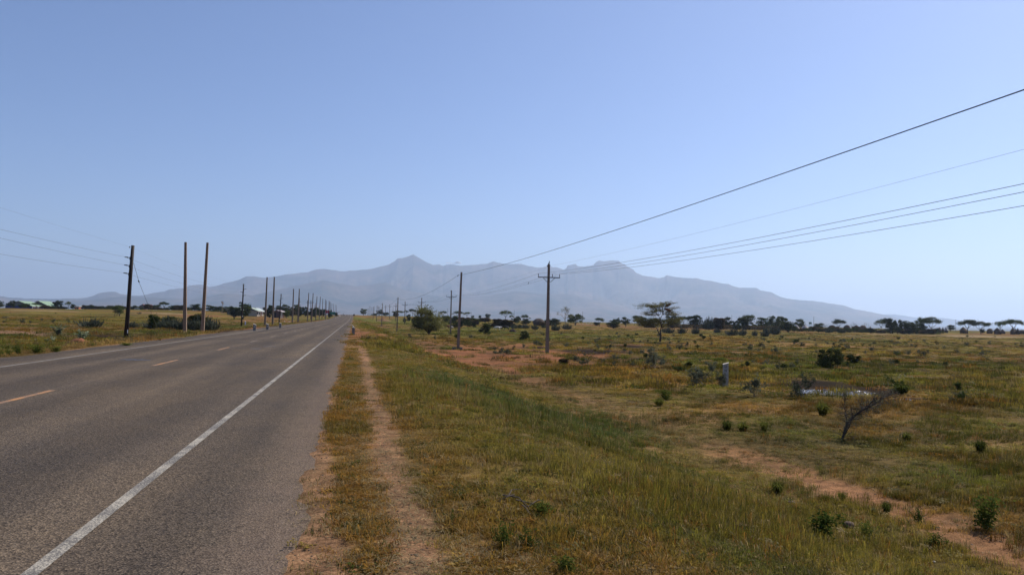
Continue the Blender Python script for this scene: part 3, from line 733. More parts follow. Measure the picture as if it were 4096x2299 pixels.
# ---- left side of the road, far line first
GL = 'trees and bushes of the far line left of the road'
for a in [('round', -14, 12, 1202, 1237), ('round', 26, 46, 1212, 1237), ('round', 34, 57, 1203, 1237), ('roundg', 76, 101, 1216, 1239), ('roundg', 102, 120, 1214, 1240),
          ('round', 218, 248, 1203, 1238), ('umb', 262, 284, 1206, 1238), ('bush', 282, 302, 1217, 1240), ('brown', 326, 352, 1221, 1240), ('bush', 345, 372, 1219, 1240), ('brown', 368, 398, 1224, 1241),
          ('bush', 392, 420, 1224, 1242), ('bush', 428, 455, 1222, 1243), ('brown', 472, 500, 1224, 1244), ('bush', 520, 548, 1222, 1244), ('bush', 545, 572, 1226, 1250), ('brown', 580, 604, 1217, 1244),
          ('bush', 600, 640, 1219, 1248), ('umbdark', 637, 672, 1207, 1250), ('bush', 648, 682, 1230, 1250), ('bush', 676, 706, 1222, 1250), ('brown', 700, 738, 1221, 1252), ('round', 757, 800, 1216, 1258), ('bush', 784, 810, 1231, 1258),
          ('bush', 818, 856, 1221, 1254), ('bush', 848, 886, 1225, 1256), ('bushg', 878, 924, 1227, 1257), ('roundg', 958, 1000, 1210, 1248), ('bush', 1050, 1062, 1230, 1262), ('bush', 1064, 1092, 1228, 1263),
          ('round', 1074, 1092, 1221, 1256), ('bush', 1100, 1136, 1224, 1256), ('round', 1130, 1164, 1219, 1256), ('roundg', 1135, 1158, 1242, 1273), ('bush', 1158, 1184, 1232, 1258), ('round', 1176, 1200, 1219, 1258),
          ('bush', 1186, 1213, 1232, 1259), ('bush', 1210, 1232, 1228, 1258), ('bush', 1240, 1270, 1231, 1259), ('bush', 1266, 1290, 1236, 1260), ('bush', 1284, 1304, 1237, 1262), ('bush', 1312, 1328, 1241, 1263), ('bush', 1336, 1350, 1250, 1262)]:
    k_, x0, x1, t_, b_ = a
    isT = k_ in ('round', 'roundg', 'umb', 'umbdark')
    look = {'round': 'dark rounded savanna tree', 'roundg': 'loose savanna tree', 'umb': 'small flat topped acacia', 'umbdark': 'tall flat topped acacia', 'bush': 'dark green bush', 'bushg': 'broad mid green bush', 'brown': 'dry brownish bush'}[k_]
    plant(k_, {'round': 'savanna_tree', 'roundg': 'savanna_tree', 'umb': 'acacia_tree', 'umbdark': 'acacia_tree'}.get(k_, 'bush'), 'tree' if isT else 'bush', x0, x1, t_, b_, look, D={0: 560, 1: 520, 2: 600}[int(x0) % 3] if b_ < 1263 else 420, group=GL)
plant('umb', 'acacia_tree', 'tree', 126, 160, 1245, 1267, '', H=3.4, label='small crooked dark acacia alone in the field before the long sheds')
plant('roundg', 'acacia_tree', 'tree', 455, 502, 1230, 1272, '', H=4.6, label='feathery pale acacia beside the two people left of the tarred pole')
plant('round', 'savanna_tree', 'tree', 912, 962, 1240, 1289, '', H=5.2, label='spreading green tree, left of two before the small green roofs')
plant('round', 'savanna_tree', 'tree', 942, 994, 1240, 1289, '', H=5.2, label='spreading green tree right behind the second tarred pole', xb=973)
plant('roundg', 'savanna_tree', 'tree', 995, 1020, 1237, 1271, '', H=5, label='slanting olive green tree just right of the second tarred pole')
plant('bush', 'bush', 'bush', 1012, 1025, 1252, 1264, '', H=2.2, label='small black looking bush before the right pair of green roofs')
plant('pale', 'aloe', 'plant', 1030, 1051, 1249, 1263, '', H=2.4, label='clump of pale spiky aloe beside the green roofed sheds')
plant('finger', 'succulent_bush', 'bush', 708, 728, 1243, 1259, '', H=3, label='grey green finger succulent behind the left bare pole of the nearest pair')
plant('bush', 'bush', 'bush', 727, 754, 1244, 1260, '', H=3, label='round dark bush just right behind the left bare pole')
plant('finger', 'succulent_bush', 'bush', 322, 405, 1276, 1310, '', label='wide dark succulent bush alone left of the tarred pole')
plant('finger', 'succulent_bush', 'bush', 513, 558, 1288, 1312, '', label='low grey green succulent bush directly right of the tarred pole')
plant('bushg', 'bush', 'bush', 594, 634, 1260, 1318, '', label='olive green dome bush rising over the left end of the long thicket')
GT = 'succulent bushes of the long dark thicket beside the bare poles'
for (x0, x1, t_, b_, lb) in [(580, 648, 1284, 1314, 'dark finger succulent at the left end of the long thicket'), (636, 706, 1272, 1315, 'dark finger succulent left of the bare pole, second in the thicket'),
                             (694, 758, 1275, 1318, 'dark finger succulent right behind the left bare pole'), (750, 820, 1268, 1321, 'tall dark succulent between the two nearest bare poles'),
                             (808, 876, 1274, 1325, 'dark finger succulent at the right end of the long thicket')]:
    plant('finger', 'succulent_bush', 'bush', x0, x1, t_, b_, '', label=lb, group=GT)
plant('bush', 'bush', 'bush', 640, 705, 1266, 1312, '', label='dark leafy bush in the middle of the left half of the thicket', group=GT)
plant('bush', 'bush', 'bush', 762, 852, 1258, 1320, '', label='large dark leafy bush behind the right bare pole', group=GT)
plant('thorn', 'thorn_shrub', 'shrub', 882, 890, 1306, 1321, '', label='tiny dark stump like shrub right of the long thicket')
plant('pale', 'milkweed_shrub', 'shrub', 216, 260, 1299, 1342, '', label='pale leaved round milkweed shrub in the left field')
plant('pale', 'milkweed_shrub', 'shrub', 308, 354, 1317, 1364, '', label='pale leaved milkweed shrub behind the red earth heap')
plant('pale', 'milkweed_shrub', 'shrub', 208, 226, 1344, 1368, '', label='thin young milkweed left of the red earth heap')
plant('pale', 'milkweed_shrub', 'shrub', 186, 204, 1354, 1368, '', label='lowest milkweed sprout beside the road verge')
for (x0, x1, t_, b_, lb) in [(86, 100, 1278, 1294, 'brownish dry shrub in the left field'), (116, 128, 1280, 1294, 'small forked shrub right of the brownish one'), (14, 38, 1264, 1275, 'low flat shrub near the left picture edge'),
                             (216, 226, 1274, 1284, 'tiny dark shrub above the round milkweed'), (266, 278, 1272, 1290, 'thin grey shrub between the milkweed and the dark bush'), (548, 566, 1248, 1258, 'small far shrub right of the tarred pole')]:
    plant('thorn', 'thorn_shrub', 'shrub', x0, x1, t_, b_, '', label=lb)
GW = 'green weeds on the left verge'
for i, (x0, x1, t_, b_) in enumerate([(30, 62, 1392, 1420), (64, 98, 1380, 1416), (130, 182, 1376, 1412), (206, 252, 1384, 1410), (-20, 24, 1400, 1424), (350, 385, 1372, 1384), (490, 530, 1370, 1384)]):
    plant('weed', 'weed', 'weed', x0, x1, t_, b_, 'leafy green weed on the left road verge', group=GW)

# ---- right side of the road
rng = np.random.default_rng(31)
for i in range(58):
    x0 = rng.uniform(150, 1275); h_ = rng.uniform(11, 20); w_ = rng.uniform(16, 38); b_ = 1240.5 + .0175 * x0; k_ = ('bush', 'brown', 'bush', 'brown', 'bushg')[i % 5]
    plant(k_, 'bush', 'bush', x0, x0 + w_, b_ - h_ - 2, b_, {'bush': 'low dark bush', 'brown': 'low brown bush', 'bushg': 'low green bush'}[k_], D=rng.uniform(500, 640), group='low bushes between the trees of the far left line')
GR = 'trees and bushes of the plain right of the road'
TL = [('roundg', 1442, 1465, 1241, 1267, 6), ('bush', 1486, 1507, 1261, 1271, 3), ('round', 1506, 1530, 1239, 1263, 6), ('bush', 1537, 1554, 1256, 1270, 3.4), ('bush', 1530, 1543, 1252, 1264, 3), ('umbdark', 1569, 1614, 1243, 1265, 6),
      ('brown', 1575, 1591, 1257, 1276, 3.6), ('umb', 1615, 1633, 1244, 1267, 6), ('umbdark', 1636, 1664, 1236, 1266, 7), ('bush', 1625, 1641, 1272, 1287, 2.6), ('bush', 1612, 1624, 1286, 1304, 2.2), ('bush', 1627, 1643, 1288, 1304, 2.2),
      ('bushg', 1646, 1661, 1298, 1321, 2.4), ('umb', 1757, 1785, 1247, 1272, 6), ('umb', 1807, 1852, 1248, 1274, 6.5), ('umb', 1856, 1880, 1248, 1272, 6), ('round', 1885, 1896, 1262, 1274, 3.2), ('round', 1913, 1925, 1262, 1275, 3.2),
      ('round', 1942, 1960, 1263, 1283, 4.4), ('umb', 1997, 2044, 1242, 1284, 7), ('umb', 2037, 2055, 1262, 1285, 4), ('bush', 2060, 2082, 1270, 1290, 3.4), ('umb', 2085, 2119, 1261, 1294, 5),
      ('bush', 1764, 1800, 1268, 1296, 3.6), ('bush', 1794, 1836, 1266, 1298, 3.8), ('brown', 1842, 1884, 1277, 1301, 3.0), ('bush', 1874, 1920, 1276, 1302, 3.0), ('brown', 1920, 1960, 1283, 1301, 2.6), ('brown', 1976, 2012, 1282, 1311, 3), ('brown', 2006, 2046, 1280, 1312, 3),
      ('bush', 2044, 2082, 1278, 1298, 3), ('bush', 2086, 2122, 1275, 1298, 3), ('bush', 2178, 2200, 1277, 1300, 3), ('bush', 2196, 2236, 1274, 1300, 3.4),
      ('bush', 1806, 1836, 1300, 1326, 2.2), ('bush', 1832, 1856, 1298, 1322, 2.2), ('bush', 1856, 1882, 1300, 1321, 2.2), ('brown', 1893, 1912, 1304, 1322, 2.0), ('bush', 1968, 1984, 1313, 1325, 1.2),
      ('roundg', 2275, 2328, 1258, 1302, 6.0), ('umb', 2382, 2414, 1276, 1310, 4.5), ('bush', 2374, 2396, 1296, 1310, 2.0), ('bush', 2436, 2466, 1283, 1303, 3), ('roundg', 2455, 2480, 1272, 1297, 4), ('round', 2487, 2520, 1269, 1306, 5),
      ('bush', 2430, 2480, 1300, 1325, 2.8), ('round', 2534, 2582, 1263, 1296, 5.5), ('round', 2664, 2722, 1264, 1308, 6), ('umb', 2718, 2754, 1265, 1300, 5.6), ('round', 2750, 2802, 1262, 1309, 6.2), ('finger', 2806, 2858, 1273, 1312, 5), ('finger', 2830, 2862, 1276, 1314, 5),
      ('brown', 2854, 2896, 1273, 1312, 5), ('round', 2888, 2922, 1269, 1308, 5.5), ('bush', 2930, 2960, 1284, 1312, 3.5), ('round', 2955, 3012, 1261, 1306, 6), ('roundg', 3028, 3084, 1271, 1308, 5.6), ('round', 3078, 3120, 1265, 1308, 6), ('round', 3112, 3150, 1268, 1308, 6),
      ('round', 3185, 3221, 1277, 1306, 4.6), ('bush', 3258, 3290, 1293, 1312, 3), ('bare', 3290, 3312, 1293, 1331, 3.4), ('umbdark', 3331, 3378, 1277, 1312, 5), ('bare', 3393, 3436, 1286, 1316, 4.2), ('bare', 3454, 3468, 1288, 1312, 3.6), ('umb', 3505, 3545, 1276, 1322, 6),
      ('round', 3540, 3582, 1274, 1324, 6.2), ('round', 3576, 3606, 1281, 1324, 5.4), ('bush', 3608, 3664, 1286, 1326, 5), ('umb', 3660, 3702, 1270, 1318, 6.5), ('umbdark', 3688, 3762, 1268, 1320, 7), ('bush', 3664, 3700, 1292, 1322, 4), ('round', 3788, 3815, 1300, 1320, 3.4),
      ('umbdark', 3838, 3902, 1279, 1323, 6.2), ('umbdark', 3890, 3958, 1286, 1329, 6.0), ('bush', 3922, 3938, 1316, 1328, 1.8), ('umb', 3983, 4020, 1285, 1324, 5.6), ('umb', 4012, 4088, 1277, 1324, 6.6)]
look_ = {'round': 'dark rounded tree', 'roundg': 'mid green rounded tree', 'umb': 'flat topped acacia', 'umbdark': 'dark flat topped acacia', 'bush': 'dark green bush', 'bushg': 'light green bush', 'brown': 'brown grey bush', 'finger': 'candelabra succulent tree', 'bare': 'leafless grey tree'}
for (k_, x0, x1, t_, b_, H_) in TL:
    cat = 'bush' if k_ in ('bush', 'bushg', 'brown') else 'tree'
    nm = {'umb': 'acacia_tree', 'umbdark': 'acacia_tree', 'finger': 'succulent_tree', 'bare': 'bare_tree'}.get(k_, 'bush' if cat == 'bush' else 'savanna_tree')
    plant(k_, nm, cat, x0, x1, t_, b_, look_[k_], H=H_, group=GR)
for i in range(26):
    x0 = rng.uniform(1750, 2210); h_ = rng.uniform(9, 18); w_ = rng.uniform(16, 34); b_ = rng.uniform(1292, 1310); k_ = ('bush', 'brown', 'thorng')[i % 3]
    plant(k_, 'bush', 'bush', x0, x0 + w_, b_ - h_, b_, {'bush': 'low dark scrub bush', 'brown': 'low grey brown scrub bush', 'thorng': 'ragged low scrub bush'}[k_], D=depth(G(x0, b_)), group='scrub bushes behind the grazing cattle')
GE = 'finger succulent bushes standing on the plain right of the road'
for (x0, x1, t_, b_) in [(2044, 2070, 1296, 1314), (2068, 2090, 1297, 1312), (2087, 2117, 1296, 1314), (2126, 2155, 1299, 1318), (2164, 2187, 1299, 1312), (2206, 2240, 1296, 1322), (2248, 2288, 1296, 1317),
                         (2648, 2696, 1309, 1333), (2712, 2745, 1309, 1335), (2767, 2797, 1309, 1336), (2856, 2886, 1313, 1331), (2904, 2952, 1317, 1342), (2952, 2985, 1316, 1342), (3008, 3032, 1322, 1344), (3043, 3076, 1323, 1346), (3052, 3090, 1306, 1336), (3084, 3122, 1304, 1338), (3300, 3330, 1310, 1331), (3352, 3382, 1312, 1332)]:
    plant('finger', 'succulent_bush', 'bush', x0, x1, t_, b_, 'grey green finger succulent', group=GE)
GK = 'scrub thicket in front of the hut village'
for i in range(34):
    x0 = 3165 + i * 17.5 + (i * 37 % 11); w_ = 24 + (i * 29 % 16); t_ = 1303 + (i * 53 % 14) + (x0 - 3165) * .014; b_ = 1326 + (x0 - 3165) * .012
    k_ = ('bush', 'brown', 'bush', 'thorng', 'brown')[i % 5]
    plant(k_, 'bush', 'bush', x0, x0 + w_, t_, b_, {'bush': 'dark green thicket bush', 'brown': 'brown thicket bush', 'thorng': 'ragged green thicket bush'}[k_], D=400 + (i * 17 % 40), group=GK)
for i in range(20):
    x0 = 2672 + i * 25.5 + (i * 31 % 9); w_ = 26 + (i * 23 % 14)
    k_ = ('brown', 'bush', 'brown', 'thorng')[i % 4]
    plant(k_, 'bush', 'bush', x0, x0 + w_, 1296 + (i * 41 % 9), 1314 + i * .35, {'bush': 'dark green fence side bush', 'brown': 'brown fence side bush', 'thorng': 'ragged green fence side bush'}[k_], D=425 + (i * 13 % 30), group='bushes along the brushwood fence')
plant('bush', 'bush', 'bush', 3126, 3180, 1293, 1334, '', H=4.4, label='large solid dark bush at the left end of the village scrub')
plant('bush', 'bush', 'bush', 1921, 1960, 1293, 1336, '', label='tall black green bush left of the white cow')
plant('bush', 'bush', 'bush', 2082, 2116, 1324, 1363, '', label='tall dark bush left of the nearest crossarm pole')
plant('bush', 'bush', 'bush', 3277, 3366, 1396, 1470, '', label='large nearly black bush alone on the plain above the pond', var=2)
plant('thorng', 'shrub', 'shrub', 3320, 3376, 1408, 1470, '', label='loose grey green shrub leaning on the large black bush')
plant('bush', 'bush', 'bush', 3392, 3436, 1420, 1456, '', label='small dark green bush right of the large black one')
plant('barey', 'acacia_tree', 'tree', 2228, 2292, 1226, 1297, '', H=8.5, label='pale nearly leafless flat topped acacia right of the crossarm pole', var=0)
plant('thorng', 'shrub', 'shrub', 1944, 1966, 1326, 1341, '', label='small light green shrub at the foot of the tall black green bush')
GTH = 'larger grey thorn shrubs on the near plain'
for (k_, x0, x1, t_, b_, lb) in [('thorn', 2590, 2660, 1392, 1478, 'tall pale grey thorn shrub left of the white marker post'), ('thorn', 2764, 2880, 1448, 1546, 'wide silver grey thorn bush touching the white marker post'),
                         ('bush', 2736, 2768, 1448, 1480, 'small dark green bush left of the silver grey thorn bush'), ('thorng', 2690, 2740, 1462, 1490, 'low leafy shrub left of the marker post'),
                         ('thorn', 2860, 2906, 1488, 1548, 'dry brown thorn shrub at the left foot of the marker post'), ('thorn', 2970, 3066, 1494, 1586, 'dark leaning thorn shrub right of the marker post'),
                         ('thorn', 3176, 3256, 1492, 1594, 'thin black stemmed thorn shrub at the left end of the pond'), ('thorng', 3550, 3614, 1500, 1570, 'dark forked shrub right of the pond'),
                         ('tussock', 3570, 3650, 1528, 1576, 'low round green tussock under the forked shrub'), ('thorn', 1984, 2052, 1388, 1424, 'low bare brown shrub right of the plain concrete pole'),
                         ('weed', 2640, 2700, 1560, 1600, 'dark tussock below the silver thorn bush'), ('thorn', 2320, 2368, 1434, 1460, 'leaning dry shrub on the grass right of the crossarm pole'),
                         ('brown', 2242, 2274, 1436, 1458, 'round dry brown tuft near the crossarm pole foot')]:
    plant(k_, 'thorn_shrub' if 'thorn' in k_ else ('weed' if k_ in ('weed', 'tussock') else ('succulent_bush' if k_ == 'finger' else 'bush')), 'bush' if k_ in ('bush', 'brown', 'finger') else ('weed' if k_ in ('weed', 'tussock') else 'shrub'), x0, x1, t_, b_, '', label=lb)
GG = 'dark green tussocks in the near grass on the right'
for (x0, x1, t_, b_) in [(2880, 2944, 1672, 1722), (2940, 3010, 1684, 1722), (3040, 3080, 1680, 1726), (3255, 3330, 1600, 1664), (2610, 2670, 1590, 1622),
                         (3600, 3650, 1722, 1760), (3890, 3950, 1752, 1812), (3080, 3150, 1916, 1972), (3350, 3390, 1962, 2004), (3520, 3575, 2000, 2050)]:
    plant('tussock', 'tussock', 'grass tussock', x0, x1, t_, b_, 'dark green grass tussock', group=GG)
for (x0, x1, t_, b_, lb) in [(2000, 2076, 2085, 2190, 'upright dark nettle like weed, left of the near pair'), (2100, 2172, 2112, 2190, 'rounder dark weed, right of the near pair'), (2150, 2230, 2010, 2060, 'bright green seedling beside the fallen branches'),
                             (3220, 3340, 2050, 2165, 'sprawling grey green herb beside the red track'), (3430, 3500, 2085, 2150, 'broad leaved dark weed at the track edge'), (3700, 3770, 2130, 2180, 'small green weed on the red track'),
                             (3890, 3980, 1980, 2110, 'tall loose green weed right of the track'), (2250, 2330, 2225, 2285, 'tangled dark weed near the bottom edge'), (3650, 3700, 2030, 2090, 'green weed on the lip right of the track')]:
    plant('weed', 'weed', 'weed', x0, x1, t_, b_, '', label=lb)

# ---- the lone acacia with the weaver nests, built limb by limb
p = G(2640, 1366); D_ = depth(p); sc = D_ / F; ang = math.atan2(RGT.y, RGT.x)
tr = MB(); rng = np.random.default_rng(8)
def q3(px, py, dy=0.0): return Vector(((px - 2640) * sc, dy, (1366 - py) * sc))
def limb(a, r, n=6): tr.line(a, r, n)
limb([q3(2640, 1369), q3(2643, 1345, .1), q3(2641, 1325, .0), q3(2645, 1300, -.2), q3(2640, 1285, 0)], [.22, .18, .15, .14, .12])
limb([q3(2641, 1342), q3(2633, 1325, .3), q3(2629, 1312, .6), q3(2614, 1304, .9), q3(2598, 1298, 1.2)], [.12, .10, .08, .06, .04])
tipl = []
def sub(a, b, r, nsub, spread):
    mid = a.lerp(b, .5) + Vector(rng.normal(size=3)) * .12
    limb([a, mid, b], [r, r * .75, r * .45], 5)
    for _ in range(nsub):
        s0 = a.lerp(b, rng.uniform(.35, 1)); e = b + Vector((rng.normal() * spread, rng.normal() * spread, abs(rng.normal()) * spread * .28 + .05))
        limb([s0, s0.lerp(e, .55) + Vector(rng.normal(size=3)) * .08, e], [r * .4, r * .25, .012], 4)
        for __ in range(4):
            e2 = e + Vector((rng.normal() * .45, rng.normal() * .45, rng.uniform(-.05, .35))); limb([s0.lerp(e, rng.uniform(.5, 1)), e2], [.015, .006], 3); tipl.append((e2, .26, .09))
        tipl.append((e, .3, .1))
base_ = q3(2640, 1285)
for (px, py, dy, r, ns, sp) in [(2650, 1255, .2, .09, 0, 0), (2632, 1262, -.3, .08, 0, 0)]: sub(base_, q3(px, py, dy), r, ns, sp)
A_ = q3(2650, 1255, .2); B_ = q3(2632, 1262, -.3)
for (o_, px, py, dy, r, ns, sp) in [(A_, 2662, 1225, .4, .07, 5, .45), (A_, 2650, 1217, 1.0, .06, 4, .4), (A_, 2676, 1216, -.5, .05, 3, .35), (A_, 2688, 1252, .8, .05, 6, .55), (A_, 2700, 1262, -.8, .045, 6, .55), (A_, 2680, 1238, -1.2, .05, 4, .5),
                           (B_, 2612, 1236, .5, .06, 5, .5), (B_, 2598, 1228, -.6, .05, 6, .5), (B_, 2625, 1232, 1.2, .05, 5, .5), (B_, 2592, 1262, .4, .05, 6, .55), (B_, 2608, 1252, -1.2, .05, 6, .5), (B_, 2640, 1248, -1.0, .05, 5, .5), (B_, 2635, 1230, .2, .05, 4, .4)]:
    sub(o_, q3(px, py, dy), r, ns, sp)
for (px, py, dy, ns, sp) in [(2560, 1292, .8, 8, .6), (2590, 1288, -.5, 8, .65), (2615, 1292, 1.4, 7, .6), (2660, 1290, 1.2, 7, .6), (2690, 1282, .2, 8, .55), (2668, 1300, -.8, 5, .5), (2575, 1300, -.2, 6, .5), (2700, 1290, -.6, 6, .45), (2552, 1284, 0, 6, .5), (2606, 1282, .3, 7, .6), (2636, 1288, -.4, 7, .6), (2630, 1298, .5, 6, .6), (2650, 1303, .6, 5, .5), (2712, 1280, .3, 6, .45), (2562, 1304, .3, 5, .45), (2600, 1306, -.6, 5, .5)]:
    sub(q3(2642, 1312) if px > 2640 else q3(2620, 1307, .7), q3(px, py, dy), .045, ns, sp)
    tipl += [(q3(px, py, dy) + Vector((rng.normal() * sp * .9, rng.normal() * sp, rng.normal() * .18)), .46, .17) for _ in range(15)]
for (px, py, dy, k_) in [(2558, 1224, .2, 10), (2572, 1220, -.4, 12), (2588, 1222, .5, 12), (2604, 1224, -.2, 12), (2620, 1228, .3, 10), (2640, 1222, .2, 8), (2652, 1214, 0, 10), (2668, 1212, .3, 10), (2560, 1236, 0, 8), (2576, 1254, .4, 10), (2592, 1260, -.4, 12), (2610, 1262, .3, 10), (2670, 1256, .3, 12), (2686, 1260, -.3, 12), (2700, 1254, .2, 9), (2712, 1264, 0, 8), (2690, 1244, .3, 6), (2600, 1238, .4, 8), (2632, 1240, -.2, 6)]:
    tipl += [(q3(px, py, dy) + Vector((rng.normal() * .45, rng.normal() * .6, rng.normal() * .14)), .34, .11) for _ in range(k_)]
T = np.array([tuple(t[0]) for t in tipl]); S_ = np.array([t[1:] for t in tipl]); idx = rng.integers(0, len(T), 30000)
low_ = T[idx][:, 2] < 3.6
cen = T[idx] + rng.normal(size=(30000, 3)) * np.stack([S_[idx, 0], S_[idx, 0], S_[idx, 1]], 1) * .8
cen = cen[rng.random(30000) < np.where(low_, .62, .85)]
v, f = leaf_cloud(rng, cen, .060, .5, .3)
la = thing('acacia_tree', 'tall open crowned acacia with two red brown weaver nests, standing alone on the plain', 'tree', p, ang)
link('crown', np_mesh('crown', v, f, M['leaf_olive']), la); tr.build('trunk', M['bark'], la, True)
def nest(px0, py0, px1, py1, r, dy):
    a = q3(px0, py0, dy); b = q3(px1, py1, dy); n_ = 2600; rr2 = np.random.default_rng(int(px0))
    t = rr2.uniform(0, 1, n_); prof = np.sin(np.pi * np.clip(t, .02, .98)) ** .6
    q = rr2.normal(size=(n_, 3)); q /= np.linalg.norm(q, axis=1)[:, None]
    c = np.array(a)[None] * (1 - t[:, None]) + np.array(b)[None] * t[:, None] + q * (r * prof * rr2.uniform(.3, 1, n_))[:, None]
    v, f = leaf_cloud(rr2, c, .10, .14)
    o = link('weaver_nest', np_mesh('weaver_nest', v, f, M['nest'])); o.location = p; o.rotation_euler = (0, 0, ang); return o
tag(nest(2660, 1226, 2682, 1214, .26, .2), 'long red brown weaver nest at the top right of the lone acacia', 'nest', 'weaver nests in the lone acacia')
tag(nest(2659, 1234, 2683, 1244, .30, .1), 'thicker drooping red brown weaver nest, the lower one in the lone acacia', 'nest', 'weaver nests in the lone acacia')

# ---- large feathery bush left of the plain pole
p = G(1716, 1337); D_ = depth(p)
tr_, v, f = make_plant('feather', 5, 17000, .0125, w=1.15)
bb = thing('acacia_bush', 'large feathery olive acacia bush rising from the ground left of the plain concrete pole', 'bush', p, .4)
hh = (1337 - 1232) * D_ / F; ww = (1776 - 1654) * D_ / F
hw = np.percentile(np.abs(v[:, :2]), 98) * 2
link('foliage', np_mesh('foliage', v, f, M['leaf_feather']), bb); tr_.build('stems', M['bark'], bb)
bb.scale = (ww / hw, ww / hw, hh / np.percentile(v[:, 2], 99))

# ---- dead leaning thorn branch in the right foreground
def thorn_big(name, label, px, py, pts, rads, nleaf, seed, cat='shrub'):
    rng = np.random.default_rng(seed); p = G(px, py); D_ = depth(p); sc = D_ / F; mb = MB(); tips = []
    def q(x, y, d=0.0): return Vector(((x - px) * sc, d, (py - y) * sc))
    for pl, r in pts:
        P_ = [q(*a) for a in pl]; mb.line(P_, list(np.linspace(r, r * .3, len(P_))), 6)
        for i in range(len(P_) - 1):
            for _ in range(7):
                s0 = P_[i].lerp(P_[i + 1], rng.uniform(0, 1)); d0 = (P_[i + 1] - P_[i]).normalized()
                e = s0 + (d0 * .6 + Vector(rng.normal(size=3)) * .6).normalized() * rng.uniform(.12, .42)
                mb.line([s0, s0.lerp(e, .5) + Vector(rng.normal(size=3)) * .02, e], [.009, .006, .003], 3)
                for __ in range(4):
                    e2 = s0.lerp(e, rng.uniform(.3, 1)) + Vector(rng.normal(size=3)) * .07; mb.line([s0.lerp(e, rng.uniform(.3, 1)), e2], [.004, .002], 3); tips.append(e2)
    T = np.array([tuple(t) for t in tips]); idx = rng.integers(0, len(T), nleaf)
    cen = T[idx] + rng.normal(size=(nleaf, 3)) * .035; v, f = leaf_cloud(rng, cen, .016, .5)
    o = thing(name, label, cat, p, ang)
    link('foliage', np_mesh('foliage', v, f, M['leaf_grey']), o); mb.build('stems', M['bark'], o)
    return o
thorn_big('thorn_branch', 'large dead thorn branch leaning right over the grass below the pond', 3368, 1760,
          [([(3368, 1764), (3385, 1725, .1), (3402, 1692, .2), (3420, 1668, .1), (3448, 1640, 0), (3478, 1620, -.1), (3510, 1605, 0), (3545, 1585, .1), (3575, 1572, .1)], .045),
           ([(3400, 1692, .2), (3398, 1660, .3), (3396, 1620, .3), (3392, 1580, .3)], .018), ([(3430, 1655, 0), (3450, 1625, -.3), (3462, 1600, -.4), (3480, 1586, -.5), (3520, 1580, -.5)], .020),
           ([(3440, 1645, 0), (3480, 1628, .3), (3530, 1624, .4), (3580, 1615, .5)], .018), ([(3415, 1670, .1), (3450, 1660, .4), (3500, 1652, .5)], .012), ([(3376, 1745, 0), (3380, 1700, -.3), (3392, 1660, -.3)], .02)], None, 2400, 3)

# ---- small thorn shrubs scattered over the plain
def zone_label(k_, h, px, py, sm):
    what = {'thorn': 'grey thorn shrub', 'thorng': 'leafy green shrub', 'bush': 'dark low bush'}[k_]
    size = 'tiny' if h < .4 else ('small' if h < .62 else 'knee high')
    if sm == 'left': w_ = ('left of the small acacia', 'left of the two people', 'right of the two people', 'right of the bare poles')[min(3, int((px > 141)) + int(px > 463) + int(px > 742))]
    elif py < 1400:
        w_ = ('between plain pole and bird pole', 'between bird pole and lone acacia', 'just right of the lone acacia', 'before the brushwood fence', 'before the village sign', 'before middle village acacias', 'before far right acacias')[sum(px > q for q in (2190, 2640, 2760, 3160, 3400, 3760))]
        w_ += ', nearer' if py > 1375 else ''
    elif py < 1470: w_ = ('right of the bird pole', 'left of the marker post', 'between marker post and black bush', 'right of the large black bush', 'at the far right of the near plain')[sum(px > q for q in (2560, 2900, 3277, 3600))]
    else: w_ = ('beside the pond mud', 'above the pond', 'right of the pond', 'at the right edge beyond the pond')[sum(px > q for q in (3100, 3440, 3760))]
    return f'{size} {what} {w_}'
rng = np.random.default_rng(99); cnt = 0
boxes = [(2500, 4096, 1346, 1400, 120), (2300, 4096, 1400, 1470, 72), (2900, 4096, 1470, 1620, 26), (2050, 2700, 1335, 1400, 30), (2300, 2640, 1400, 1470, 14), (0, 1000, 1250, 1300, 30), (1600, 2000, 1330, 1360, 8)]
for (xa, xb_, ya, yb, n_) in boxes:
    for _ in range(n_):
        px, py = rng.uniform(xa, xb_), rng.uniform(ya, yb)
        if (2860 < px < 2960 and py < 1600) or (3120 < px < 3700 and 1500 < py < 1625): continue
        g_ = G(px, py); D_ = depth(g_)
        if D_ > 420: continue
        hgt = rng.uniform(.3, .85) * F / D_ * (1.0 if D_ > 90 else .65); wd = hgt * rng.uniform(.8, 1.35)
        sm = 'left' if px < 1300 else 'right'
        k_ = 'thorn' if rng.random() < .80 else ('thorng' if rng.random() < .6 else 'bush')
        side = 'plain right of the road' if sm == 'right' else 'field left of the road'
        lk = {'thorn': 'small grey thorn shrub scattered in the dry grass of the ', 'thorng': 'small leafy green shrub scattered in the dry grass of the ', 'bush': 'small dark low bush scattered in the dry grass of the '}[k_]
        plant('bushg' if k_ == 'bush' else k_, 'thorn_shrub' if k_ == 'thorn' else ('shrub' if k_ == 'thorng' else 'bush'), 'shrub' if k_ != 'bush' else 'bush', px - wd / 2, px + wd / 2, py - hgt, py, '', label=zone_label(k_, hgt * D_ / F, px, py, sm), group={'thorn': 'small thorn shrubs', 'thorng': 'small green shrubs', 'bush': 'small low bushes'}[k_] + ' of the ' + side, D=D_)
        cnt += 1
print('SHRUBS', cnt)

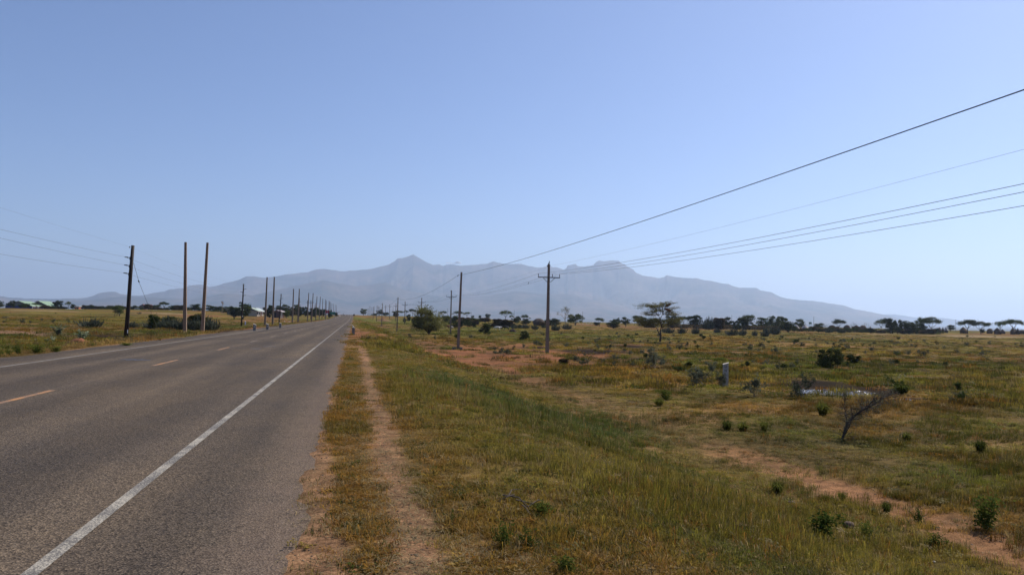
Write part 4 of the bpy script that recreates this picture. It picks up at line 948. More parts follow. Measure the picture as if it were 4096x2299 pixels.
# shrubs that would share a label are told apart by their order along the row
dup = {}
for o_ in C.objects:
    if o_.get('group', '').startswith('small ') and o_.get('label'): dup.setdefault(o_['label'], []).append(o_)
for lb_, os_ in dup.items():
    if len(os_) > 1:
        os_.sort(key=lambda q: proj(q.location)[0])
        for i, q in enumerate(os_): q['label'] = lb_.replace(', nearer', ' nearer') + (', ' + ORD[i + 1] + ' from left' if i + 1 < len(ORD) else ', far right')
# labels of the listed plants: look, then its place counted along its group
byg = {}
for it in PLANTS: byg.setdefault((it[4], it[3]), []).append(it)
where = {GL: 'in the far line left of the road', GR: 'on the plain right of the road', GE: 'on the plain right of the road', GK: 'before the hut village', GG: 'in the near grass on the right', GW: ''}
for (g_, lk), its in byg.items():
    its.sort(key=lambda t: t[2])
    for i, it in enumerate(its):
        w_ = where.get(g_, 'in its group')
        num = ('the only one ' if len(its) == 1 else f'{ORD[i + 1]} from the left ') if i + 1 < len(ORD) else f'{len(its) - i}th from the right '
        it[5]['label'] = (f'{lk}, {num}{w_}').strip()

# ------------------------------------------------------------------ grass (blades modelled, one object)
def tuft(rng, nb, rad, h, w, curl=.5, leafy=0.0, seed_heads=False, flatlie=False):
    V_, F_ = [], []
    for k in range(nb):
        a = rng.uniform(0, 2 * math.pi); r = rad * math.sqrt(rng.random()); bx, by = math.cos(a) * r, math.sin(a) * r
        az = rng.uniform(0, 2 * math.pi); L_ = h * rng.uniform(.5, 1.25); bend = rng.uniform(.1, 1.0) * curl
        dx, dy = math.cos(az), math.sin(az); px, py = -dy, dx
        if flatlie:
            z0 = .006 + .02 * rng.random(); pts = [(bx, by, z0), (bx + dx * L_ * .5, by + dy * L_ * .5, z0 + .015 * rng.random()), (bx + dx * L_, by + dy * L_, z0)]; ws = [w, w, w * .6]
        else:
            pts = [(bx, by, -.01), (bx + dx * L_ * bend * .35, by + dy * L_ * bend * .35, L_ * .55), (bx + dx * L_ * bend, by + dy * L_ * bend, L_ * (1 - .35 * bend))]; ws = [w, w * .8, w * .12]
            if seed_heads and k % 3 == 0: ws = [w * .5, w * .5, w * 2.0]
        o = len(V_)
        for (x, y, z), ww in zip(pts, ws):
            V_ += [(x - px * ww / 2, y - py * ww / 2, z), (x + px * ww / 2, y + py * ww / 2, z)]
        F_ += [(o, o + 1, o + 3, o + 2), (o + 2, o + 3, o + 5, o + 4)]
        if leafy and rng.random() < leafy:
            x, y, z = pts[1]; s_ = w * 2.6; o = len(V_); V_ += [(x - s_, y, z), (x, y - s_ * .6, z + s_ * .3), (x + s_, y, z + s_ * .5), (x, y + s_ * .6, z)]; F_.append((o, o + 1, o + 2, o + 3))
    return np.array(V_), np.array(F_)
def blade_mat(name, trans=.45, gloss=.05):
    mt = bpy.data.materials.new(name); mt.use_nodes = True; nt = mt.node_tree; nt.nodes.clear()
    out = nt.nodes.new('ShaderNodeOutputMaterial'); at = nt.nodes.new('ShaderNodeAttribute'); at.attribute_type = 'INSTANCER'; at.attribute_name = 'col'
    geo = nt.nodes.new('ShaderNodeNewGeometry'); no = nt.nodes.new('ShaderNodeTexWhiteNoise'); no.noise_dimensions = '1D'
    nt.links.new(geo.outputs['Random Per Island'], no.inputs['W'])
    r_ = ramp(no.outputs['Value'], 0.0, (.50, .52, .50), 1.0, (1.55, 1.42, 1.30), nt)
    c_ = mul(at.outputs['Color'], r_.outputs['Color'], 1, nt=nt)
    d = nt.nodes.new('ShaderNodeBsdfDiffuse'); t = nt.nodes.new('ShaderNodeBsdfTranslucent'); g = nt.nodes.new('ShaderNodeBsdfGlossy'); g.inputs['Roughness'].default_value = .5
    g.inputs['Color'].default_value = (.9, .88, .8, 1)
    m1 = nt.nodes.new('ShaderNodeMixShader'); m1.inputs[0].default_value = trans; m2 = nt.nodes.new('ShaderNodeMixShader'); m2.inputs[0].default_value = gloss
    nt.links.new(c_, d.inputs['Color']); nt.links.new(c_, t.inputs['Color'])
    nt.links.new(d.outputs[0], m1.inputs[1]); nt.links.new(t.outputs[0], m1.inputs[2]); nt.links.new(m1.outputs[0], m2.inputs[1]); nt.links.new(g.outputs[0], m2.inputs[2])
    nt.links.new(m2.outputs[0], out.inputs['Surface']); return mt
def scatter(name, variants, mat, P_, vid, scl, rotz, tilt, col):
    """one object: its mesh holds a few tufts and loose points; a node tree repeats the tufts on the points"""
    n = len(P_); allv = [P_]; ids = [vid.astype(np.int32)]; faces = []; off = n
    for k, (v, f) in enumerate(variants):
        allv.append(v); ids.append(np.full(len(v), 100 + k, np.int32)); faces.append(f + off); off += len(v)
    V_ = np.concatenate(allv); I_ = np.concatenate(ids)
    fl = np.concatenate(faces)
    me = bpy.data.meshes.new(name); me.vertices.add(len(V_)); me.vertices.foreach_set('co', V_.astype(np.float32).ravel())
    me.loops.add(fl.size); me.loops.foreach_set('vertex_index', fl.astype(np.int32).ravel()); me.polygons.add(len(fl))
    me.polygons.foreach_set('loop_start', np.arange(0, fl.size, 4, dtype=np.int32)); me.polygons.foreach_set('loop_total', np.full(len(fl), 4, np.int32))
    me.update(calc_edges=True); me.materials.append(mat)
    m_ = len(V_) - n
    def att(nm, typ, key, arr):
        a_ = me.attributes.new(nm, typ, 'POINT'); a_.data.foreach_set(key, arr.ravel())
    att('vid', 'INT', 'value', I_)
    att('sc', 'FLOAT_VECTOR', 'vector', np.concatenate([scl, np.ones((m_, 3))]).astype(np.float32))
    att('rt', 'FLOAT_VECTOR', 'vector', np.concatenate([np.stack([tilt[:, 0], tilt[:, 1], rotz], 1), np.zeros((m_, 3))]).astype(np.float32))
    att('col', 'FLOAT_COLOR', 'color', np.concatenate([np.concatenate([col, np.ones((n, 1))], 1), np.ones((m_, 4))]).astype(np.float32))
    o = link(name, me)
    ng = bpy.data.node_groups.new(name + '_nodes', 'GeometryNodeTree')
    ng.interface.new_socket('Geometry', in_out='INPUT', socket_type='NodeSocketGeometry'); ng.interface.new_socket('Geometry', in_out='OUTPUT', socket_type='NodeSocketGeometry')
    N = ng.nodes.new; gi = N('NodeGroupInput'); go = N('NodeGroupOutput'); jn = N('GeometryNodeJoinGeometry')
    na = N('GeometryNodeInputNamedAttribute'); na.data_type = 'INT'; na.inputs['Name'].default_value = 'vid'
    ns = N('GeometryNodeInputNamedAttribute'); ns.data_type = 'FLOAT_VECTOR'; ns.inputs['Name'].default_value = 'sc'
    nr = N('GeometryNodeInputNamedAttribute'); nr.data_type = 'FLOAT_VECTOR'; nr.inputs['Name'].default_value = 'rt'
    er = N('FunctionNodeEulerToRotation'); ng.links.new(nr.outputs['Attribute'], er.inputs[0])
    for k in range(len(variants)):
        sel = []
        for val in (k, 100 + k):
            c_ = N('FunctionNodeCompare'); c_.data_type = 'INT'; c_.operation = 'EQUAL'
            ints = [s_ for s_ in c_.inputs if s_.type == 'INT']
            ng.links.new(na.outputs['Attribute'], ints[0]); ints[1].default_value = val
            sp = N('GeometryNodeSeparateGeometry'); sp.domain = 'POINT'; ng.links.new(gi.outputs[0], sp.inputs['Geometry']); ng.links.new(c_.outputs['Result'], sp.inputs['Selection'])
            sel.append(sp)
        ip = N('GeometryNodeInstanceOnPoints')
        ng.links.new(sel[0].outputs['Selection'], ip.inputs['Points']); ng.links.new(sel[1].outputs['Selection'], ip.inputs['Instance'])
        ng.links.new(er.outputs[0], ip.inputs['Rotation']); ng.links.new(ns.outputs['Attribute'], ip.inputs['Scale'])
        ng.links.new(ip.outputs['Instances'], jn.inputs[0])
    ng.links.new(jn.outputs[0], go.inputs[0])
    md = o.modifiers.new('scatter', 'NODES'); md.node_group = ng
    return o
rg = np.random.default_rng(2024)
var_ = [tuft(rg, 34, .10, .10, .0048, 1.1), tuft(rg, 30, .10, .14, .0048, .8), tuft(rg, 14, .07, .22, .0036, .6, seed_heads=True), tuft(rg, 28, .10, .08, .007, 1.1, leafy=.6),
        tuft(rg, 90, .50, .17, .020, .8), tuft(rg, 80, .50, .26, .020, .5), tuft(rg, 70, .50, .13, .028, .9, leafy=.3)]
Pn = []; rings = [(1.6, 5, 300), (5, 8, 240), (8, 12, 150), (12, 18, 85), (18, 27, 44), (27, 40, 20), (40, 60, 2.6), (60, 90, 1.5), (90, 140, .75), (140, 230, .32), (230, 380, .13)]
a_lo, a_hi = R(-30), R(52)           # a little wider than the view on both sides
for (r0, r1, d_) in rings:
    n = int(.5 * (a_hi - a_lo) * (r1 ** 2 - r0 ** 2) * d_)
    rr_ = np.sqrt(rg.uniform(r0 ** 2, r1 ** 2, n)); aa = rg.uniform(a_lo, a_hi, n)
    Pn.append(np.stack([np.sin(aa) * rr_, np.cos(aa) * rr_], 1))
PP = np.concatenate(Pn); x_, y_ = PP[:, 0], PP[:, 1]; rr_ = np.hypot(x_, y_)
s_, g_, d_ = cover(x_, y_)
tall = fbm(x_ / 3, y_ / 3, 77, 3) * .55 + .45 * (1 - fbm(x_ / 1.5, y_ / 1.5, 91, 3))
keep = rg.random(len(x_)) < d_ * (.55 + .75 * ss(.3, .6, fbm(x_ / .8, y_ / .8, 78, 2)))
PP = PP[keep]; x_, y_, rr_, g_, d_, tall = x_[keep], y_[keep], rr_[keep], g_[keep], d_[keep], tall[keep]
n = len(x_); print('GRASS', n)
farf = rr_ > 40
u = rg.random(n)
vid = np.where(farf, np.where(u < .5, 4, np.where(u < .75, 5, 6)), np.where(u < .42, 0, np.where(u < .70, 1, np.where(u < .82, 2, 3))))
low = np.exp(-((x_ - .1) / .9) ** 2)                   # trodden low beside the road
hs = (.40 + .95 * ss(.38, .66, tall)) * (1 - .62 * low) * (1 + .25 * ss(9, 14, x_)) * (1 - .30 * ss(12, 40, rr_)) * (1 - .35 * ss(60, 200, rr_)); hs *= rg.uniform(.7, 1.3, n)
ws_ = 1 + .9 * ss(8, 38, rr_) * (~farf) + farf * (.2 + 1.2 * ss(60, 300, rr_))
scl = np.stack([ws_ * rg.uniform(.8, 1.2, n), ws_ * rg.uniform(.8, 1.2, n), hs * (1 + .35 * ss(10, 40, rr_))], 1)
colv = g_ * rg.uniform(.72, 1.25, (n, 1)) * rg.uniform(.93, 1.07, (n, 3))
dry = rg.random(n) < .12; colv[dry] = STR * rg.uniform(.6, 1.05, (dry.sum(), 1)) * np.where(farf[dry], .62, 1.0)[:, None]; dr2 = rg.random(n) < .07; colv[dr2] = ORG * rg.uniform(.6, 1.1, (dr2.sum(), 1)); dr3 = rg.random(n) < .12; colv[dr3] = GRN * rg.uniform(.5, 1.0, (dr3.sum(), 1))
Pz = np.stack([x_, y_, zt(x_, y_)], 1)
grass = scatter('grass', var_, blade_mat('grass_blade', .50, .010), Pz, vid, scl, rg.uniform(0, 6.28, n), rg.normal(size=(n, 2)) * .12, colv)
tag(grass, 'rough dry grass in green, straw and rust covering the verge and plain', 'grass', kind='stuff')
# straw lying flat beside and on the path
var2 = [tuft(rg, 12, .12, .10, .004, .5, flatlie=True), tuft(rg, 9, .12, .16, .0035, .5, flatlie=True)]
n = 2600; y_ = 2.2 + 26 * rg.random(n) ** 1.6; x_ = np.where(rg.random(n) < .55, .43 + rg.normal(size=n) * .22, rg.uniform(-.42, 1.5, n))
k2 = rg.random(n) < .22; x_[k2] = PATHX(y_[k2]) + rg.normal(size=k2.sum()) * 1.4
P2 = np.stack([x_, y_, zt(x_, y_)], 1)
straw = scatter('straw_litter', var2, blade_mat('straw_blade', .2, .04), P2, rg.integers(0, 2, n), np.ones((n, 3)) * rg.uniform(.5, 1.2, (n, 1)), rg.uniform(0, 6.28, n), rg.normal(size=(n, 2)) * .03, STR * rg.uniform(.6, 1.1, (n, 1)))
tag(straw, 'pale cut straw lying loose on the footpath and verge', 'straw', kind='stuff')
# gravel
def pebble(rng):
    v = []; 
    for z, r in ((0, .9), (.5, 1.0), (.9, .55)):
        for k in range(5):
            a = 2 * math.pi * k / 5; q = r * rng.uniform(.7, 1.2); v.append((math.cos(a) * q, math.sin(a) * q, z * .8))
    f = []
    for i in range(2):
        for k in range(5): f.append((i * 5 + k, i * 5 + (k + 1) % 5, (i + 1) * 5 + (k + 1) % 5, (i + 1) * 5 + k))
    f += [(10, 11, 12, 13), (10, 13, 14, 14)]
    return np.array(v), np.array([q for q in f if len(set(q)) == 4])
n = 4200; y_ = 2.0 + 20 * rg.random(n) ** 1.7; x_ = np.where(rg.random(n) < .5, .40 + rg.normal(size=n) * .07, rg.uniform(-.62, .1, n)); k2 = rg.random(n) < .28; x_[k2] = PATHX(y_[k2]) + rg.normal(size=k2.sum()) * 1.3 - .3
sz = .0035 + .010 * rg.random(n) ** 3; sz[k2] *= 1.9
P3 = np.stack([x_, y_, zt(x_, y_) - .001], 1); gcol = np.array((.17, .13, .10)) * rg.uniform(.45, 1.4, (n, 1)) * np.array((1, 1, 1.03))
grav = scatter('gravel', [pebble(rg), pebble(rg), pebble(rg)], blade_mat('gravel_stone', 0.0, .02), P3, rg.integers(0, 3, n), np.stack([sz, sz * rg.uniform(.6, 1.2, n), sz * .8], 1), rg.uniform(0, 6.28, n), rg.normal(size=(n, 2)) * .1, gcol)
tag(grav, 'grey brown gravel chips along the asphalt edge and footpath', 'gravel', kind='stuff')

# wet clods along the far shore of the pond
wm_, nt, b = new_mat('wet_clod'); b.inputs['Base Color'].default_value = (.10, .075, .06, 1); b.inputs['Roughness'].default_value = .12; b.inputs['Specular IOR Level'].default_value = 1.0
b.inputs['Coat Weight'].default_value = 1; b.inputs['Coat Roughness'].default_value = .08
n = 1100; P_ = []
for i in range(n):
    px = rg.uniform(3190, 3470) if i < 1250 else rg.uniform(3575, 3625)
    py = (1566 + 4 * rg.random() + (px - 3330) * .03 * (rg.random())) if i < 1250 else 1598 + 8 * rg.random()
    g_ = G(px, py); P_.append((g_.x + rg.normal() * .12, g_.y + rg.normal() * .5))
P_ = np.array(P_); P4 = np.stack([P_[:, 0], P_[:, 1], zt(P_[:, 0], P_[:, 1])], 1); sz = rg.uniform(.02, .065, n)
cl = scatter('wet_mud_clods', [pebble(rg), pebble(rg)], wm_, P4, rg.integers(0, 2, n), np.stack([sz, sz, sz * .8], 1), rg.uniform(0, 6.28, n), rg.normal(size=(n, 2)) * .3, np.ones((n, 3)))
tag(cl, 'wet glinting mud clods along the far shore of the pond', 'mud', kind='stuff')

# ------------------------------------------------------------------ poles
def foot(px, base, top, H):
    """foot of an upright of height H: from where its foot meets the ground when that lies clearly below the horizon, else from its height"""
    D = depth(G(px, base)) if base - hor(px) > 40 else H * F / (base - top)
    return ground_at(px, D), D
def height_to(p, px, top):
    D = depth(p); q = proj(p)
    return (q[1] - top) * D / F
TP = []
def t_pole(px, top, base, label, H=8.9):
    p, D = foot(px, base, top, H); H = height_to(p, px, top)
    o = thing('crossarm_pole', label, 'power pole', p, 0, 'crossarm poles of the line right of the road')
    mb = MB(); mb.box((0, 0, (H - .1) / 2), (.17, .15, (H + .1) / 2), (.105, .095)); mb.build('post', M['concrete'], o)
    za = H - 1.36 * H / 8.9
    mb = MB(); mb.box((0, -.16, za), (1.17, .045, .05)); arm_ = mb.build('crossarm', M['steel'], o)
    for s_ in (-1, 1):
        mb = MB(); mb.line([(s_ * .62, -.16, za - .05), (s_ * .22, -.16, za - .44), (s_ * .09, -.16, za - .44)], [.028] * 3, 4); mb.build('brace', M['steel'], o)
    for x in (-1.13, .36, 1.13):
        mb = MB(); mb.tube((x, -.16, za + .05), (x, -.16, za + .36), .035, .028, 6); mb.cyl((x, -.16, za + .25), .045, .05, 8); mb.build('insulator', M['steel'], arm_)
    mb = MB(); mb.cyl((-.16, 0, H - .22), .05, .06, 8); mb.tube((-.16, 0, H - .15), (.2, 0, H - .15), .015, .015, 5); mb.build('earth_wire_clamp', M['steel'], o)
    TP.append((p, H, za, D)); return o
tl = ['nearest crossarm pole, concrete with a bird on its top', 'second crossarm pole, right of the large feathery bush', 'third crossarm pole, standing behind the large feathery bush', 'fourth crossarm pole, just left of the feathery bush',
      'fifth crossarm pole, beside the rounded dark trees', 'sixth crossarm pole, over the round bushes', 'seventh crossarm pole, seen over the far round bush', 'eighth crossarm pole of the far cluster', 'small crossarm pole in the far cluster right of the road']
for i, (px, top, base) in enumerate([(2191, 1055, 1410), (1803, 1161, 1332), (1685, 1191, 1304), (1619, 1206, 1289), (1582.5, 1213, 1279), (1557.5, 1217, 1273), (1541, 1221, 1270), (1528, 1225, 1269), (1513, 1224, 1266)]):
    t_pole(px, top, base, tl[i])
PP_ = []
def conc_pole(px, top, base, label, group, H, wide=.15, base_block=False, px_top=None, name='concrete_pole', clamp=True, mt=None):
    p, D = foot(px, base, top, H); H = height_to(p, px, top)
    o = thing(name, label, 'power pole', p, 0, group)
    dx = 0 if px_top is None else ((px_top - px) - ROLL * (base - top) * 1.0) * D / F
    mb = MB(); w0, w1 = wide, wide * .62
    vb = [(-w0, -w0, -.1), (w0, -w0, -.1), (w0, w0, -.1), (-w0, w0, -.1), (dx - w1, -w1, H), (dx + w1, -w1, H), (dx + w1, w1, H), (dx - w1, w1, H)]
    mb.add(vb, [(0, 3, 2, 1), (4, 5, 6, 7), (0, 1, 5, 4), (1, 2, 6, 5), (2, 3, 7, 6), (3, 0, 4, 7)]); mb.build('post', mt or M['concrete'], o)
    if clamp:
        mb = MB(); mb.tube((-w1 - .01, 0, H - .34), (-w1 - .12, 0, H - .34), .025, .02, 5); mb.tube((-w1 - .12, 0, H - .48), (-w1 - .12, 0, H - .3), .03, .03, 5); mb.build('cable_clamp', M['steel'], o)
    if base_block:
        for s_ in (-1, 1):
            mb = MB(); mb.box((s_ * .34 - .08, 0, .06), (.19, .3, .17), (.17, .27)); mb.build('footing', M['concrete_dark'], o)
    PP_.append((p, H, D)); return o
gP = 'plain concrete poles of the cable line right of the road'
for i, (px, top, base, pt, bb_, lb) in enumerate([(1835, 1088, 1398, 1848, True, 'nearest plain concrete pole with a block footing on the red earth'), (1589, 1188.5, 1325, 1593, False, 'second plain concrete pole, left of the feathery bush'),
                                      (1527, 1212, 1304, 1530.5, True, 'third plain pole, block footing on green verge'), (1506, 1222, 1285, 1509, False, 'fourth plain pole, before the red mound'), (1492, 1225, 1278, 1495, False, 'fifth plain pole, at the left side of the red mound')]):
    conc_pole(px, top, base, lb, gP, 8.0, .14, bb_, pt)
gF = 'tall bare poles of the far cluster right of the road'
fc = [(1571.5, 1229.5, 1266), (1518, 1228, 1265), (1496, 1224, 1262), (1489, 1227.5, 1262), (1485, 1227, 1262), (1480, 1224, 1262), (1476, 1223, 1262), (1472.5, 1231.5, 1262), (1470, 1231.5, 1262), (1462, 1235, 1264), (1435, 1245, 1260)]
fc.sort()
for i, (px, top, base) in enumerate(fc):
    conc_pole(px, top, base, f'thin far bare pole, {ORD[i + 1]} from the left in the cluster right of the road', gF, 9.7, .15, clamp=False, name='bare_pole')
gB = 'tall bare poles in a row left of the road'
bl = [(742, 968, 1331, 740, 'left pole of the nearest pair of tall bare poles'), (812, 969, 1330, 827, 'right leaning pole of the nearest pair of tall bare poles'), (1061, 1108, 1301, 1067.5, 'left pole of the second pair of bare poles'), (1091.5, 1107, 1301, 1096.5, 'right pole of the second pair of bare poles'),
      (1170, 1155, 1294, 1174, 'left pole of the third pair of bare poles'), (1192, 1155, 1291, 1197, 'right pole of the third pair of bare poles')]
for px, top, base, pt, lb in bl:
    conc_pole(px, top, base, lb, gB, 9.7, .20, False, pt, name='bare_pole', clamp=False, mt=M['concrete_tan'] if px < 900 else None)
bl2 = [(1230, 1171, 1281, 1234.5), (1247, 1172, 1279, 1252), (1263, 1185, 1274, 1267.5), (1277, 1186, 1274, 1281), (1288.5, 1194.6, 1268.6, 1290.5), (1300, 1196.5, 1267, 1302), (1304, 1202, 1267, 1305), (1313.5, 1202, 1265, 1316), (1317, 1207.5, 1264, 1318),
       (1321.5, 1207.5, 1262.5, 1322.5), (1326, 1214, 1261, 1327.6), (1332.5, 1214.5, 1261, 1334), (1340, 1217, 1260, 1340.4), (1345.5, 1219, 1259, 1346)]
for i, (px, top, base, pt) in enumerate(bl2):
    conc_pole(px, top, base, f'bare concrete pole, {ORD[i + 7]} from the left along the road', gB, 9.7, .18, False, pt, name='bare_pole', clamp=False)

def wood_pole(px, top, base, px_top, label, arms, H=7.6, plate=None, guy=False, r=.15):
    p, D = foot(px, base, top, H); H = height_to(p, px, top); sc = D / F
    dx = ((px_top - px) - ROLL * (base - top)) * sc
    o = thing('wooden_pole', label, 'power pole', p, 0, 'dark wooden poles left of the road')
    def ax(z): return dx * z / H
    mb = MB(); mb.line([(0, 0, -.1), (ax(H / 3) + .02, 0, H / 3), (ax(2 * H / 3) - .01, 0, 2 * H / 3), (dx, 0, H)], [r, r * .93, r * .85, r * .76], 10); mb.build('post', M['wood_pole'], o, True)
    att = []
    for (ty, s_) in arms:
        z = (base - ty) * sc * 1.0; x0 = ax(z)
        mb = MB(); mb.tube((x0 + s_ * r * .8, 0, z - .02), (x0 + s_ * (r + .14), 0, z), .035, .03, 6)
        mb.tube((x0 + s_ * (r + .14), 0, z), (x0 + s_ * (r + .40), 0, z + .03), .055, .035, 7); mb.box((x0 + s_ * r * .9, 0, z - .08), (.03, .05, .12)); mb.build('insulator', M['steel'], o)
        att.append(Vector(p) + Vector((x0 + s_ * (r + .42), 0, z + .04)))
    att.append(Vector(p) + Vector((dx - r, 0, H - .15)))
    if H > 3 and len(arms): mb = MB(); mb.cyl((dx - r - .08, 0, H - .15), .04, .06, 7); mb.build('top_knob', M['steel'], o)
    if plate: mb = MB(); z = (base - plate) * sc; mb.box((ax(z) + r * .7, -r * .75, z), (.045, .01, .15)); mb.build('number_plate', M['white'], o)
    if guy:
        a = Vector((ax(6.2) + r, 0, 6.4)); g_ = G(638, 1334) - Vector(p); m1 = a.lerp(g_, .21) + Vector((-.12, 0, -.05))
        mb = MB(); mb.line([a, m1, g_], [.014, .014, .014], 5); mb.build('guy_wire', M['wire'], o)
        mb = MB(); d = (g_ - m1).normalized(); mb.tube(m1 - d * .12, m1 + d * .12, .06, .06, 8); mb.build('guy_insulator', M['black'], o)
    return o, att, p, D
w1 = wood_pole(507, 980, 1356, 528, 'nearest dark tarred wooden pole with a guy wire, left of the road', [(1030, -1), (1062, -1), (1094, -1)], plate=1326, guy=True, r=.175)
w2 = wood_pole(967, 1135, 1305, 974, 'second dark wooden pole, before the spreading green trees', [(1156, 1), (1168, -1), (1181, 1)], plate=1265)
w3 = wood_pole(1117, 1175, 1291, 1124.5, 'third dark wooden pole, by the third short marker post', [(1188.5, 1), (1197, -1), (1206, 1)], plate=1273)
w4 = wood_pole(1194.5, 1191, 1284, 1198, 'fourth dark wooden pole, hidden behind a bare pole', [(1201, 1), (1207, -1), (1214, 1)])
for px, top, base, pt, lb in [(1260, 1211, 1262, 1262, 'thin far wooden pole right of the twin pole frame'), (1257, 1221, 1258, 1258.5, 'very thin wooden pole behind the tree line'), (1274, 1222, 1258, 1275, 'far wooden pole between two bare poles')]:
    wood_pole(px, top, base, pt, lb, [], 7.5)
# twin pole frame
pa, Da = foot(1231, 1269, 1201, 8.0); pb = ground_at(1244, Da); Ha = height_to(pa, 1231, 1201)
o = thing('pole_frame', 'dark wooden twin pole frame joined by a high crossbar', 'power pole', pa)
d_ = Vector(pb) - Vector(pa)
mb = MB(); mb.tube((0, 0, -.1), (-.25, 0, Ha), .17, .13, 8); mb.build('post', M['wood_pole'], o); mb = MB(); mb.tube(d_, d_ + Vector((-.25, 0, Ha)), .17, .13, 8); mb.build('post', M['wood_pole'], o)
mb = MB(); mb.tube(Vector((-1.0, -.18, Ha * .88)), d_ + Vector((1.0, -.18, Ha * .88)), .07, .07, 6); cb_ = mb.build('crossbar', M['wood_pole'], o)
for x in (-.95, .4, d_.x + .9):
    mb = MB(); mb.tube((x, -.18, Ha * .88), (x, -.18, Ha * .88 + .5), .05, .04, 5); mb.build('insulator', M['steel'], cb_)
gD = 'thin distant poles standing on the plain'
for i, (px, top, base, lb) in enumerate([(200.5, 1203, 1236, 'thin dark pole before the second green roofed shed'), (488, 1212, 1240, 'thin far pole left of the tarred wooden pole'), (916, 1219, 1240, 'thin far pole left of the small green roofs'), (1022, 1225, 1240, 'very short far pole above the right green roofs'), (1790, 1233.5, 1268, 'far thin pole left of the second crossarm pole'),
                            (1884.5, 1245, 1271, 'far thin pole right of the plain concrete pole'), (2056, 1240, 1276, 'far thin pole right of the flat topped acacia'), (2200.5, 1253, 1280, 'far thin pole just right of the bird pole'), (2330, 1246, 1283, 'far thin pole right of the pale acacia'), (2526, 1264.6, 1288, 'short far pole left of the lone acacia'),
                            (2927, 1259.5, 1297, 'thin pole rising from the village trees'), (3161, 1283, 1300, 'short far pole left of the village sign'), (3255, 1265.5, 1303, 'thin pole beside the green village sign'), (3473.5, 1293, 1310, 'short pole between the village huts'), (3823, 1277.5, 1320, 'thin pole between the flat topped acacias on the far right')]):
    p, D = foot(px, base, top, 7.5); Hh = height_to(p, px, top)
    o = thing('far_pole', lb, 'power pole', p, 0, gD); mb = MB(); mb.tube((0, 0, -.1), (.02 * Hh * 0, 0, Hh), .13, .10, 7); mb.build('post', M['concrete_dark'], o)
    mb = MB(); mb.box((0, 0, Hh - .3), (.28, .05, .05)); mb.build('crossarm', M['steel'], o)

# ------------------------------------------------------------------ wires
def span(a, b, sag, n=22):
    return [a.lerp(b, t) - Vector((0, 0, 4 * sag * t * (1 - t))) for t in np.linspace(0, 1, n)]
def back_end(a, px, py, sag, L=95.0):
    """where the previous pole (behind the viewer) carries the wire, so that the wire leaves the view where it does in the photo"""
    d = ray(px, py) / F; t = (a.x - EYE.x) / d.x; q = EYE + d * t
    s_ = (a.y - q.y) / L; zb = (q.z + 4 * sag * s_ * (1 - s_) - a.z) / s_ + a.z
    return Vector((a.x, a.y - L, zb))
def wire(name, label, atts, px, py, sag, r, mat, group, sag2=None):
    a = atts[0]; b = back_end(a, px, py, sag); pts = span(b, a, sag, 40)
    for i in range(len(atts) - 1): pts += span(atts[i], atts[i + 1], sag2 or sag)[1:]
    mb = MB(); mb.line(pts, [r] * len(pts), 5); o = mb.build(name, mat); return tag(o, label, 'power line', group)
g1 = 'wires of the crossarm line'
for dx, pxy, lb in [(-1.13, (4096, 735), 'upper of the three crossarm wires, on the left insulators'), (.36, (4096, 768), 'middle of the three crossarm wires, on the centre insulators'), (1.13, (4096, 823), 'lowest of the three crossarm wires, on the right insulators')]:
    wire('overhead_wire', lb, [Vector(p) + Vector((dx, -.16, za + .37)) for p, H, za, D in TP[:6]], pxy[0], pxy[1], .75, .0095, M['wire'], g1)
wire('overhead_wire', 'thin earth wire running over the tops of the crossarm poles', [Vector(p) + Vector((.15, 0, H - .2)) for p, H, za, D in TP[:4]], 4096, 598, .5, .0045, M['wire'], g1)
wire('overhead_cable', 'thick black cable sweeping down from the upper right to the plain concrete poles', [Vector(p) + Vector((-.2, 0, H - .36)) for p, H, D in PP_[:5]], 4096, 360, .55, .0125, M['cable'], None, 1.1)
g2 = 'wires of the wooden pole line left of the road'
for i, (pxy, lb) in enumerate([((0, 917), 'top side wire of the tarred wooden pole'), ((0, 952), 'middle side wire of the tarred wooden pole'), ((0, 1016), 'lowest side wire of the tarred wooden pole')]):
    wire('overhead_wire', lb, [w1[1][i], w2[1][i], w3[1][i]], pxy[0], pxy[1], .7, .0062, M['wire'], g2)
wire('overhead_wire', 'faint thin wire over the top of the tarred wooden pole', [w1[1][3], w2[1][3]], 0, 830, .5, .003, M['wire'], g2)

